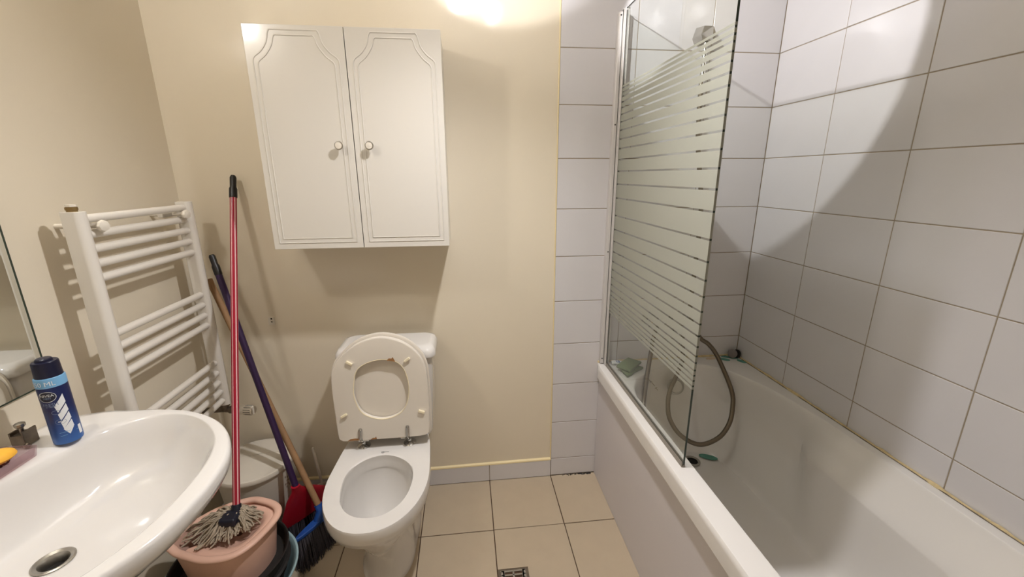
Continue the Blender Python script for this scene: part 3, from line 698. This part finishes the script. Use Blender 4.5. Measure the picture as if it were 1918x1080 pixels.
hp = [(.553, -.042, 1.742), (.56, -.05, 1.55), (.60, -.055, 1.3), (.60, -.06, 1.05), (.59, -.08, .84), (.633, -.1, .74), (.673, -.115, .707), (.708, -.14, .652), (.741, -.21, .532), (.729, -.25, .467), (.70, -.28, .411), (.646, -.30, .364), (.566, -.30, .34), (.497, -.27, .369), (.461, -.235, .426), (.464, -.20, .481), (.484, -.17, .527), (.513, -.145, .558), (.542, -.12, .591), (.566, -.1, .632), (.57, -.08, .70), (.565, -.064, .775)]
obj_h = tag(obj('shower_hose', tube(spl(hp, 10), 0.0095, 12), M['hose'], origin=(.553, -.042, 1.742)), 'grey metal shower hose looping down into the bathtub', 'hose')
hp2 = [(.45, -.064, .777), (.432, -.085, .755), (.418, -.1, .726), (.412, -.11, .693), (.39, -.14, .62), (.366, -.18, .553), (.34, -.23, .495), (.33, -.27, .446), (.345, -.31, .40), (.37, -.35, .35)]
tag(obj('drain_hose', tube(spl(hp2, 8), 0.0095, 12), M['hose'], origin=hp2[0]), 'short straight grey hose hanging behind the clear lower glass', 'hose')

# ------------------------------------------------------------------ things on the bath rim
sp_ = thing('cleaning_cloth', 'folded green scouring cloth on the bath corner shelf', 'cloth', (.32, -.09, TZ))
q0 = [(.262, -.098), (.345, -.022), (.388, -.072), (.302, -.158)]
q1 = [(.28, -.115), (.33, -.05), (.385, -.098), (.285, -.172)]
def slab(q, z0, z1, n=3, wob=.002):
    rings_ = []
    P = []
    for i in range(4):
        a, b_ = Vector((*q[i], 0)), Vector((*q[(i+1) % 4], 0))
        for k in range(4): P.append(a.lerp(b_, k/4)+Vector((random.uniform(-1, 1), random.uniform(-1, 1), 0))*wob)
    c0 = sum(P, Vector())/len(P)
    for f, z in ((.95, z0), (1, z0+(z1-z0)*.3), (1, z0+(z1-z0)*.7), (.95, z1)):
        rings_.append([c0+(p-c0)*f+Vector((0, 0, z+random.uniform(-.0008, .0008))) for p in P])
    return loft(rings_, True, True)
obj('fold', slab(q1, TZ+.0012, TZ+.013), M['green'], sp_, smooth=60)
obj('fold', slab(q0, TZ+.0145, TZ+.026), M['green'], sp_, smooth=60)
tp_ = thing('squeezed_tube', 'small white and blue squeezed tube lying in the bath corner', 'tube', (.285, -.035, TZ))
obj('tube_body', loft([[Vector((x, -.036+.02*math.cos(a)*wy, TZ+.0015+hz+hz*math.sin(a))) for a in [2*PI*i/14 for i in range(14)]] for x, wy, hz in ((.262, .55, .0075), (.268, .6, .0085), (.29, .75, .008), (.315, .85, .005), (.33, .9, .0022))], True, True), M['white_print'], tp_, smooth=50)
obj('blue_band', loft([[Vector((x, -.036+.0205*math.cos(a)*wy, TZ+.0016+hz+(hz+.0006)*math.sin(a))) for a in [PI*.2+PI*.6*i/8 for i in range(9)]] for x, wy, hz in ((.283, .71, .008), (.30, .79, .0068))], closed=False), M['print_blue'], tp_)
def leaf(c, l_, w_, an, nrm=Vector((0, 0, 1)), mt_='leaf', label='', th=.0014):
    u0 = Vector((math.cos(math.radians(an)), math.sin(math.radians(an)), 0)); nrm = nrm.normalized()
    u0 = (u0-nrm*u0.dot(nrm)).normalized(); v0 = nrm.cross(u0)
    n = 20; rr = []
    for f, d in ((1, 0), (1, th*.6), (.9, th)):
        rr.append([Vector(c)+u0*(l_/2*math.copysign(abs(math.cos(2*PI*i/n))**.9, math.cos(2*PI*i/n)))*f+v0*(w_/2*math.sin(2*PI*i/n))*f+nrm*d for i in range(n)])
    o_ = obj('leaf_sticker', loft(rr, True, True), M[mt_], origin=c)
    return tag(o_, label, 'sticker', 'leaf stickers in the bathtub')
zl = TZ+.0006
leaf((.800, -.044, zl), .058, .026, -33, label='green oval leaf sticker on rim, nearest the looping hose')
leaf((.842, -.028, zl), .075, .022, -22, label='long green leaf sticker on rim beside the grey plug')
leaf((.870, -.076, zl), .044, .024, -62, label='small green leaf sticker on rim against the tiled right wall')
leaf((.747, -.030, zl), .05, .024, 8, mt_='leafpale', label='faded beige leaf sticker on rim at the back tiles')
leaf((.675, -.212, .2035), .078, .03, -30, nrm=Vector((-.05, -.06, 1)), label='large green oval sticker on the bathtub floor under the hose', th=.0025)
pl = thing('rubber_plug', 'grey rubber bath plug with black side leaning in the tiled corner', 'plug', (.862, -.03, TZ))
obj('disc', lathe([(0, -.008), (.017, -.008), (.021, 0), (.02, .008), (.014, .011), (0, .012)], n=24, M=Matrix.Translation((.850, -.033, TZ+.022)) @ axis_mat(Vector((-.5, -.8, .3)))), M['grey'], pl)
obj('washer', lathe([(0, -.005), (.019, -.005), (.02, .0), (.018, .005), (0, .005)], n=24, M=Matrix.Translation((.8705, -.033, TZ+.0205)) @ axis_mat(Vector((-.9, -.35, .25)))), M['blackrub'], pl)

# ------------------------------------------------------------------ wash basin
SX, SYC, SZ = XL, -.96, .832
snk = thing('wash_basin', 'white oval wall-hung washbasin below the mirror', 'sink', (-1.2, SYC, .6))
ho_ = [(-1.44, -.665), (-1.40, -.642), (-1.334, -.627), (-1.26, -.620), (-1.19, -.628), (-1.115, -.648), (-1.037, -.690), (-.978, -.745), (-.937, -.81), (-.915, -.871), (-.907, -.96)]
full = ho_+[(a, 2*SYC-b_) for a, b_ in reversed(ho_[:-1])]
cv = spl([Vector((a, b_, 0)) for a, b_ in full], 5)
SOo = [(p.x, p.y) for p in cv]
hi_ = [(-1.328, -.93), (-1.314, -.85), (-1.292, -.775), (-1.262, -.705), (-1.195, -.666), (-1.115, -.672), (-1.043, -.718), (-.985, -.79), (-.957, -.875), (-.951, -.96)]
fulli = hi_+[(a, 2*SYC-b_) for a, b_ in reversed(hi_[:-1])]
SIi = [(p.x, p.y) for p in spl([Vector((a, b_, 0)) for a, b_ in fulli], 5, True)]
def resS(o2, cx=-1.16, cy=SYC, n=96):
    out = []; m_ = len(o2)
    for i in range(n):
        a = 2*PI*i/n; dx, dy = math.cos(a)*.22, math.sin(a)*.32; best = None
        for j in range(m_):
            x1, y1 = o2[j]; x2, y2 = o2[(j+1) % m_]
            den = dx*(y2-y1)-dy*(x2-x1)
            if abs(den) < 1e-12: continue
            t = ((x1-cx)*(y2-y1)-(y1-cy)*(x2-x1))/den; s = ((x1-cx)*dy-(y1-cy)*dx)/den
            if t > 0 and -1e-6 <= s <= 1+1e-6 and (best is None or t < best): best = t
        out.append((cx+dx*best, cy+dy*best))
    return out
S0, S1 = resS(SOo), resS(SIi)
def sdz(x, y): return .008*smooth01((-1.27-x)/.06)      # raised deck at the wall
sr = lambda o2, z, deck=0: [Vector((max(x, XL+.0008), y, z+deck*sdz(x, y))) for x, y in o2]
ss = lambda o2, k, cx=-1.2, ky=None: [(cx+(x-cx)*k, SYC+(y-SYC)*(ky or k)) for x, y in o2]
cap2 = lambda o2: [(max(x, XL+.0008), y) for x, y in o2]
DRN = (-1.215, -.962, .690)
dring = [(DRN[0]+.026*math.cos(math.atan2((y-SYC)/.32, (x+1.16)/.22)), DRN[1]+.026*math.sin(math.atan2((y-SYC)/.32, (x+1.16)/.22))) for x, y in S1]
outr = [sr([(XL+.02+(x-XL)*.55, SYC+(y-SYC)*.42) for x, y in S0], .60), sr([(XL+(x-XL)*.68, SYC+(y-SYC)*.6) for x, y in S0], .645), sr([(XL+(x-XL)*.85, SYC+(y-SYC)*.82) for x, y in S0], .72), sr([(XL+(x-XL)*.935, SYC+(y-SYC)*.93) for x, y in S0], .768), sr([(XL+(x-XL)*.978, SYC+(y-SYC)*.975) for x, y in S0], .782), sr([(XL+(x-XL)*.994, SYC+(y-SYC)*.993) for x, y in S0], .797), sr(S0, .811), sr(S0, .822, .6), sr(lerp2(S0, S1, .06), .8285, .9), sr(lerp2(S0, S1, .22), SZ, 1)]
inr = [sr(lerp2(S0, S1, .8), SZ, 1), sr(lerp2(S0, S1, .93), SZ-.002, .9), sr(S1, SZ-.007, .6)]
prof = [(.035, .018), (.075, .038), (.12, .06), (.18, .085), (.28, .108), (.42, .124), (.6, .134), (.8, .140), (.95, .1425), (1, .1435)]
for s, dz in prof: inr.append(sr(lerp2(S1, dring, s), SZ-dz))
obj('basin', loft(outr+inr, True, False), M['ceramic'], snk, smooth=60)
sd = obj('drain_ring', lathe([(.0325, .001), (.033, .003), (.030, .0045), (.024, .002), (.0195, -.006), (.019, -.018)], (DRN[0], DRN[1], SZ-.1435), 36, caps=False), M['steel'], snk)
obj('drain_pit', lathe([(.026, -.019), (.026, -.018), (0, -.018)], (DRN[0], DRN[1], SZ-.1435), 24), M['dark'], sd)
ob_ = thing('basin_overflow', '', '', (0, 0, 0)) if False else None
obj('overflow_hole', lathe([(.012, 0), (.012, .0015), (0, .0015)], n=20, M=Matrix.Translation((-1.3195, -.905, .772)) @ axis_mat(Vector((1, 0, .35)))), M['dark'], snk)

# spray can
can = thing('spray_can', 'blue deodorant spray can with dark cap standing on the basin', 'spray can', (-1.311, -.764, SZ+.0085))
cz = SZ+.0088; cc = (-1.311, -.764, cz); CR = .0255
obj('body', lathe([(.0, 0), (.0225, 0), (.0248, .0015), (CR, .004), (CR, .142), (.0248, .1455)], cc, 48), M['can'], can)
obj('band', lathe([(.0252, .1405), (CR+.0002, .1415), (CR+.0002, .1605), (.0240, .163)], cc, 48), M['can_light'], can)
cp_ = obj('cap', lathe([(.0235, .162), (.0232, .165), (.0222, .1955), (.0205, .198), (0, .198)], cc, 48), M['cap'], can)
obj('nozzle', lathe([(.0145, .198), (.0138, .2018), (.012, .2035), (0, .204)], (cc[0]-.003, cc[1]+.002, cc[2]), 28), M['cap'], cp_)
def wrap(g, ang, z, mt_, nm, r=CR+.0004):
    pts = [Vector((cc[0]+r*math.cos(math.radians(ang)+v.x/r), cc[1]+r*math.sin(math.radians(ang)+v.x/r), cc[2]+z+v.y)) for v in g[0]]
    return obj(nm, (pts, g[1]), mt_, can, smooth=0)
def disc2(rx, ry, n=32): return [Vector((rx*math.cos(2*PI*i/n), ry*math.sin(2*PI*i/n), 0)) for i in range(n)]
AT = -77
def ellip(rx, ry, inner=0):
    n = 36
    if inner:
        v = disc2(rx, ry, n)+disc2(rx-inner, ry-inner, n); return v, [[i, (i+1) % n, n+(i+1) % n, n+i] for i in range(n)]
    rs_ = []; 
    v = [Vector((0, 0, 0))]
    rows = 4
    for k in range(1, rows+1): v += disc2(rx*k/rows, ry*k/rows, n)
    f = [[0, 1+i, 1+(i+1) % n] for i in range(n)]
    for k in range(rows-1):
        f += [[1+k*n+i, 1+(k+1)*n+i, 1+(k+1)*n+(i+1) % n, 1+k*n+(i+1) % n] for i in range(n)]
    return v, f
wrap(ellip(.0155, .0125), AT, .121, M['dark_print'], 'emblem', CR+.0003)
wrap(ellip(.0155, .0125, .0009), AT, .121, M['white_print'], 'emblem_ring', CR+.0005)
wrap(text_geo('NIVEA', .0088), AT, .1238, M['white_print'], 'lettering', CR+.0006)
wrap(text_geo('MEN', .0062), AT, .1175, M['grey_print'], 'lettering', CR+.0006)
wrap(text_geo('250 ML', .0145), AT-4, .1508, M['white_print'], 'lettering', CR+.0008)
wrap(text_geo('FRESH', .0098), AT+4, .1015, M['grey_print'], 'lettering')
wrap(text_geo('EXTREME', .0042), AT+4, .0965, M['grey_print'], 'lettering')
wrap(ellip(.0075, .005, .0008), AT+16, .082, M['grey_print'], 'print_ring')
wrap(ellip(.009, .0062, .0006), AT+22, .058, M['grey_print'], 'print_ring')
wrap(text_geo('48h', .005), AT+20, .058, M['white_print'], 'lettering')
def quad(p): return [Vector((a, b_, 0)) for a, b_ in p], [[0, 1, 2, 3]]
def subq(p, n=6):
    A, B, C_, D = [Vector((*q, 0)) for q in p]; v = []; f = []
    for i in range(n+1):
        t = i/n; v += [A.lerp(B, t), D.lerp(C_, t)]
    for i in range(n): f.append([2*i, 2*i+2, 2*i+3, 2*i+1])
    return v, f
for k in range(4):
    z = .118-.0205*k; x0 = -.0105+.0008*k
    wrap(subq([(x0+(.001 if k else 0), z-.022+(.004 if k == 3 else 0)), (x0+.018, z+(0.004 if k == 0 else 0)), (x0+.0195, z-.0165), (x0+.003 if k < 3 else x0+.009, z-.0375 if k < 3 else z-.0335)]), -38, 0, M['white_print'], 'print_stripe')
for zz, xx, ww in ((.03, -.012, .018), (.022, -.012, .012), (.027, .016, .008)):
    wrap(subq([(xx, zz), (xx+ww, zz+.001), (xx+ww, zz+.0018), (xx, zz+.0008)]), AT+32, 0, M['can_light'], 'print_line')
wrap(subq([(-.004, .0), (.004, .0), (.004, .022), (-.004, .022)]), 10, .014, M['white_print'], 'print_barcode')

# metal fitting and soap dish on the basin deck
mf = thing('metal_clamp', 'small worn grey metal clamp with round knob on basin deck', 'fitting', (-1.393, -.765, SZ+.008))
zb = SZ+.0088
mf_g = merge(box((-1.4085, -.787, zb), (-1.3795, -.755, zb+.028), .0015), box((-1.4085, -.787, zb+.027), (-1.4045, -.755, zb+.036), .001), box((-1.383, -.787, zb+.027), (-1.379, -.755, zb+.037), .001))
obj('block', mf_g, M['dullmetal'], mf)
obj('screw_knob', merge(cyl((-1.394, -.772, zb+.027), (-1.394, -.772, zb+.044), .0045, n=12), lathe([(.007, .043), (.0095, .046), (.0095, .052), (.006, .054), (0, .054)], (-1.394, -.772, zb), 10)), M['steel'], mf)
obj('ball_foot', lathe([(0, 0)]+[(.0065*math.sin(a), .0065-.0065*math.cos(a)) for a in [i*PI/8 for i in range(1, 8)]]+[(0, .013)], (-1.373, -.790, zb), 16), M['dullmetal'], mf, smooth=180)
sdish = thing('soap_dish', 'clear pinkish plastic soap dish at left edge of basin deck', 'soap dish', (-1.365, -.88, SZ+.008))
def tray(x0, x1, y0, y1, z0, h, t):
    o_ = rrect(x0, x1, y0, y1, .006, 3); i_ = rrect(x0+t, x1-t, y0+t, y1-t, .005, 3)
    oo = rrect(x0-.004, x1+.004, y0-.004, y1+.004, .008, 3)
    return loft([ring(o_, z0), ring(oo, z0+h), ring([(a*.999+.001*(x0+x1)/2, b_) for a, b_ in rrect(x0-.002, x1+.002, y0-.002, y1+.002, .007, 3)], z0+h), ring(i_, z0+t)], True, True)
obj('tray', tray(-1.404, -1.328, -.945, -.818, zb, .022, .0025), M['clearpink'], sdish, smooth=30)
lv = []
for i in range(9):
    lv.append(tube(spl([Vector((-1.35+random.uniform(-.012, .006), -.845-.01*i*.8, zb+.004)), Vector((-1.36+random.uniform(-.012, .01), -.85-.009*i, zb+.008+random.uniform(0, .005))), Vector((-1.372+random.uniform(-.01, .01), -.845-.01*i, zb+.005))], 4), .0022, 6))
obj('soap_scraps', merge(*lv), mat('dark_red_residue', s2l(104, 54, 58), .6), sdish)
sop = obj('soap_bar', lathe([(0, -.011), (.6, -.0105), (.85, -.007), (1, 0), (.9, .006), (.6, .0105), (0, .012)], n=40), M['soap'])
me = sop.data
for v in me.vertices:
    x, y = v.co.x, v.co.y; v.co.x, v.co.y = x*.024, y*.042
sop.location = (-1.362, -.872, zb+.030); sop.rotation_euler = (math.radians(-8), math.radians(14), math.radians(-12))
tag(sop, 'yellow bar of soap resting on the clear soap dish', 'soap')

# ------------------------------------------------------------------ bin in the corner
bc = (-1.25, -.172, 0)
bn = thing('waste_bin', 'white round waste bin with lid in the corner under radiator', 'bin', bc)
obj('body', lathe([(0, .001), (.105, .001), (.108, .006), (.134, .305), (.137, .315)], bc, 48), M['binwhite'], bn)
bld = obj('lid', lathe([(.137, .312), (.1435, .315), (.1445, .324), (.141, .331), (.134, .3325), (.130, .3305), (.06, .336), (0, .3375)], bc, 48), M['binwhite'], bn)
obj('fold_line', tube([(-1.365, -.16, .3335), (-1.25, -.148, .3385), (-1.14, -.13, .3335)], .0011, 5), M['binwhite'], bld)
ang = math.radians(8)
pm = []
for k, (da, z) in enumerate(((0, .27), (5, .262), (10, .268), (3, .25), (8, .245), (0, .236), (11, .25), (6, .232), (2, .222), (9, .22))):
    a = math.radians(-18+da*1.0); r = .108+.026*z/.305+.0008
    pm.append(lathe([(.0055, 0), (.004, .0006), (0, .0008)], n=8, sx=.7+.05*(k % 3), M=Matrix.Translation((bc[0]+r*math.cos(a), bc[1]+r*math.sin(a), z)) @ axis_mat(Vector((math.cos(a), math.sin(a), -.06)))))
obj('printed_mark', merge(*pm), M['softgrey'], bn)

# ------------------------------------------------------------------ basin, black bucket, peach bucket (nested), mop
BC = Vector((-1.20, -.503, 0))
pb = [(0, .001), (.150, .001), (.155, .005), (.205, .128), (.2155, .138), (.222, .139), (.222, .135), (.213, .132), (.208, .126), (.158, .009), (.150, .006), (0, .006)]
tag(obj('plastic_basin', lathe([(r*.95, z) for r, z in pb], (-1.205, -.52, 0), 56), M['paleblue'], origin=(BC.x, BC.y, 0)), 'pale blue round plastic basin on floor holding the nested buckets', 'basin')
kb_ = [(0, .0075), (.125, .0075), (.13, .011), (.165, .188), (.1745, .198), (.182, .199), (.182, .193), (.178, .191)]
kb_ = kb_+[(.168, .186), (.133, .016), (.125, .013), (0, .013)]
blk = thing('black_bucket', 'black bucket nested between the peach bucket and pale blue basin', 'bucket', (BC.x, BC.y, .0075))
obj('wall', lathe(kb_[:4]+[(.172, .196), (.176, .196)]+kb_[8:], (BC.x+.002, BC.y, 0), 56), M['blackrub'], blk)
for k in range(3): obj('rib', lathe([(.140+.0085*k*1.6, .07+.035*k), (.148+.0085*k*1.6, .075+.035*k), (.1415+.0085*k*1.6, .08+.035*k)], (BC.x+.002, BC.y, 0), 56), M['blackrub'], blk)
bkt = thing('peach_bucket', 'peach oval mop bucket with pouring lip holding the mop', 'bucket', (BC.x, BC.y, .018))
bo = [(-1.357, -.540), (-1.325, -.565), (-1.272, -.588), (-1.2, -.612), (-1.128, -.606), (-1.086, -.565), (-1.058, -.490), (-1.053, -.438), (-1.076, -.398), (-1.133, -.367), (-1.19, -.358), (-1.284, -.402), (-1.332, -.475)]
bo = [(p.x, p.y) for p in spl([Vector((a, b_, 0)) for a, b_ in bo], 6, True)]
bcx, bcy = -1.195, -.49
def brs(o2, n=72):
    out = []; m_ = len(o2)
    for i in range(n):
        a = 2*PI*i/n; dx, dy = math.cos(a), math.sin(a); best = None
        for j in range(m_):
            x1, y1 = o2[j]; x2, y2 = o2[(j+1) % m_]
            den = dx*(y2-y1)-dy*(x2-x1)
            if abs(den) < 1e-12: continue
            t = ((x1-bcx)*(y2-y1)-(y1-bcy)*(x2-x1))/den; s = ((x1-bcx)*dy-(y1-bcy)*dx)/den
            if t > 0 and -1e-6 <= s <= 1+1e-6 and (best is None or t < best): best = t
        out.append((bcx+dx*best, bcy+dy*best))
    return out
BO = brs(bo)
def spout(x, y): return .018*smooth01((-1.30-x)/.05)
def bring(k, z, e=0):
    out = []
    for x, y in BO:
        dx, dy = x-bcx, y-bcy; l_ = math.hypot(dx, dy)
        # lower rings become rounder
        t = 1-min(1, max(0, (z-.02)/.27)); lr = l_*(1-t)+.128*t
        f = (lr*k+e)/l_
        out.append(Vector((bcx+dx*f, bcy+dy*f, z+(spout(x, y) if z > .25 else 0))))
    return out
obj('shell', loft([bring(.80, .018), bring(.82, .022), bring(.92, .26), bring(.945, .285), bring(.945, .2915, 0), bring(.93, .2915), bring(.90, .26), bring(.79, .028), bring(.75, .024)], True, True), M['peach'], bkt, smooth=50)
rimp = [Vector((bcx+(x-bcx)*.965, bcy+(y-bcy)*.965, .298+spout(x, y))) for x, y in BO]
rimg = []
n_ = len(rimp)
for i in range(n_):
    t = (rimp[(i+1) % n_]-rimp[i-1]).normalized(); s = Vector((t.y, -t.x, 0)).normalized()
    rimg.append([rimp[i]+s*(.0125*math.cos(2*PI*j/12))+Vector((0, 0, 1))*(.0085*math.sin(2*PI*j/12)) for j in range(12)])
obj('rim', loft(rimg+[rimg[0]]), M['peach'], bkt, smooth=80)
# wringer insert sloping in from the right and front rim
wx, wy = -1.178, -.462
wr_ = []
i0, i1 = -29, 21       # index span around the right/front side
for f, z in ((.925, .286), (.885, .284), (.80, .291), (.66, .287), (.55, .274), (.42, .262), (.25, .254), (.08, .25)):
    rw = []
    for i in range(i0, i1+1):
        x, y = BO[i % 72]
        rw.append(Vector((wx+(x-wx)*f, wy+(y-wy)*f, z)))
    wr_.append(rw)
obj('wringer', loft(wr_, closed=False), M['peach'], bkt, smooth=80)
# mop
mtop, mbot = Vector((-1.2215, -.026, 1.425)), Vector((-1.178, -.455, .345))
mop = thing('mop', 'string mop with red and white striped handle standing in peach bucket', 'mop', mbot)
md = (mtop-mbot).normalized()
hs = obj('handle', tube([mbot, mbot.lerp(mtop, .5), mbot.lerp(mtop, .945)], .0112, 20), M['stick_red'], mop)
uu, vv = frame(md)
vdir = (CAM-mbot); vdir = (vdir-md*vdir.dot(md)).normalized(); side = md.cross(vdir).normalized()
for k in range(6):
    a = 2*PI*k/6+.42; q = vdir*math.cos(a)+side*math.sin(a)
    tt = q.cross(md).normalized()
    hw = .0013 if k % 2 else .0019
    p0_, p1_ = mbot+q*.01125, mbot.lerp(mtop, .945)+q*.01125
    obj('stripe', ([p0_-tt*hw, p0_+tt*hw, p1_+tt*hw, p1_-tt*hw, p0_-tt*hw-q*.0006, p0_+tt*hw-q*.0006, p1_+tt*hw-q*.0006, p1_-tt*hw-q*.0006], [[0, 1, 2, 3], [0, 4, 5, 1], [1, 5, 6, 2], [2, 6, 7, 3], [3, 7, 4, 0]]), M['stick_white'], hs, smooth=0)
gp = mbot.lerp(mtop, .945)
obj('grip', tube([gp-md*.012, gp-md*.01, gp+md*.022, gp+md*.03, gp+md*.065, gp+md*.073], [.012, .0133, .0133, .0105, .0108, .0075], 18), M['black'], mop)

hd_ = obj('head', merge(tube([mbot+md*.016, mbot+md*.012, mbot-md*.012, mbot-md*.02, mbot-md*.035], [.0125, .0145, .016, .03, .034], 20), box((mbot.x-.034, mbot.y-.056, .318), (mbot.x+.020, mbot.y-.002, .349), .010, 3)), M['navy'], mop)
st = []
rng = random.Random(3)
for k in range(230):
    a = rng.uniform(0, 2*PI)
    # spread further to the left / front-left
    left = max(0, math.cos(a-math.radians(208)))
    L1 = rng.uniform(.04, .068)+left**1.3*rng.uniform(.02, .105)
    r0 = rng.uniform(.012, .03)
    c0 = Vector((mbot.x-.002, mbot.y-.006, .322))
    dv = Vector((math.cos(a), math.sin(a)*.8, 0)); pv = Vector((-dv.y, dv.x, 0))
    z0 = rng.uniform(-.004, .010)
    pts = [c0+dv*r0*.5+Vector((0, 0, z0-.012))]
    nn = 9; ph1, ph2 = rng.uniform(0, 6.3), rng.uniform(0, 6.3); am = rng.uniform(.003, .0085); fq = rng.uniform(5, 11)
    for j in range(1, nn+1):
        t = j/nn
        pts.append(c0+dv*(r0*.5+L1*t)+pv*(am*math.sin(ph1+fq*t)*min(1, t*2))+Vector((0, 0, z0+.018*math.sin(min(1, t*1.5)*PI)*(1-.4*t)-.028*t*t+.005*math.sin(ph2+fq*1.3*t))))
    st.append(tube(spl(pts, 2), rng.uniform(.0021, .0031), 5))
so_ = obj('strands', merge(*st), M['strand'], mop, smooth=80); so_['kind'] = 'stuff'

# ------------------------------------------------------------------ brooms, toilet brush
def bristles(c, d, n, length, h, spread, thick, nb, mt_, par, lean=Vector((0, 0, 0)), seed=1):
    rg = random.Random(seed); gs_ = []
    for i in range(nb):
        t = rg.uniform(-1, 1); w_ = rg.uniform(-1, 1)
        a = c+d*(t*length/2)+n*(w_*thick/2)
        b_ = c+d*(t*length/2*spread)+n*(w_*thick*.95)+Vector((0, 0, -h))+lean+Vector((rg.uniform(-.004, .004), rg.uniform(-.004, .004), rg.uniform(0, .004)))
        gs_.append(tube([a, a.lerp(b_, .5)+n*rg.uniform(-.003, .003), b_], [.0015, .0015, .001], 4, caps=False))
    o_ = obj('bristles', merge(*gs_), mt_, par); o_['kind'] = 'stuff'; return o_
# red broom, purple handle
rb = thing('red_broom', 'broom with purple handle and red plastic head behind the blue broom', 'broom', (-1.06, -.2, 0))
ptop, pbot = Vector((-1.317, -.078, 1.150)), Vector((-1.06, -.278, .27))
pd = (ptop-pbot).normalized()
ph = obj('handle', tube([pbot, pbot.lerp(ptop, .3), pbot.lerp(ptop, .62), pbot.lerp(ptop, .92)], .0118, 16), M['purple'], rb)
g0 = pbot.lerp(ptop, .92)
obj('grip', tube([g0-pd*.004, g0, g0+pd*.03, g0+pd*.038, g0+pd*.068, g0+pd*.075], [.0115, .0132, .0132, .0105, .011, .008], 16), M['black'], rb)
dB = Vector((.60, .80, 0)).normalized(); nB = Vector((dB.y, -dB.x, 0)); cB = Vector((-1.048, -.205, .105))
def fan(c, d, n, rows):
    return loft([[c+d*(w_*math.cos(2*PI*i/24)**1 if abs(math.cos(2*PI*i/24)) < 2 else 0)+n*(t_*math.sin(2*PI*i/24))+Vector((0, 0, z))+of for i in range(24)] for w_, t_, z, of in rows], True, True)
top_off = (pbot-Vector((cB.x, cB.y, pbot.z)))
obj('head', fan(cB, dB, nB, [(.13, .020, -.004, Vector()), (.132, .022, .0, Vector()), (.126, .021, .02, top_off*.1), (.095, .02, .065, top_off*.35), (.06, .018, .115, top_off*.7), (.022, .016, .15, top_off*.95), (.0155, .0155, .175, top_off*1.06)]), M['red'], rb, smooth=60)
bristles(cB, dB, nB, .25, .101, 1.1, .034, 520, M['bristle'], rb, seed=5)
# blue broom, wooden handle
wbm = thing('blue_broom', 'broom with worn wooden handle and blue head beside the toilet', 'broom', (-1.01, -.3, 0))
wt, wb2 = Vector((-1.372, -.028, 1.045)), Vector((-.987, -.275, .165))
cU = Vector((-.994, -.293, .118)); dU = Vector((.50, .866, 0)).normalized(); nU = Vector((dU.y, -dU.x, 0))
# keep clear of the radiator: the stick passes in front of it
obj('handle', tube([wb2-(wt-wb2).normalized()*.02, wb2.lerp(wt, .33), wb2.lerp(wt, .66), wt], .0118, 14), M['wood'], wbm)
obj('head', merge(fan(cU, dU, nU, [(.102, .012, -.009, Vector()), (.106, .016, -.006, Vector()), (.106, .016, .005, Vector()), (.102, .012, .008, Vector())]),
    tube([cU+Vector((0, 0, .0)), wb2-(wt-wb2).normalized()*.01, wb2+(wt-wb2).normalized()*.015], [.016, .0165, .0155], 16)), M['blue'], wbm, smooth=50)
bristles(cU+Vector((0, 0, -.008)), dU, nU, .195, .108, 1.18, .03, 620, M['bristle'], wbm, lean=Vector((.018, -.02, 0)), seed=9)
# toilet brush
tbx = Vector((-1.045, -.075, 0))
tbr = thing('toilet_brush', 'white toilet brush with thin handle in the corner beside the toilet', 'toilet brush', tbx)
obj('holder', lathe([(0, .001), (.04, .001), (.043, .004), (.036, .09), (.039, .094), (.036, .095), (.033, .09), (.038, .008), (0, .006)], tbx, 28), M['plastic'], tbr)
obj('handle', tube([tbx+Vector((0, 0, .03)), tbx+Vector((-.002, 0, .13)), tbx+Vector((-.008, -.002, .21)), tbx+Vector((-.016, -.003, .297)), tbx+Vector((-.016, -.003, .303))], [.0055, .0055, .0065, .0055, .003], 12), M['plastic'], tbr)
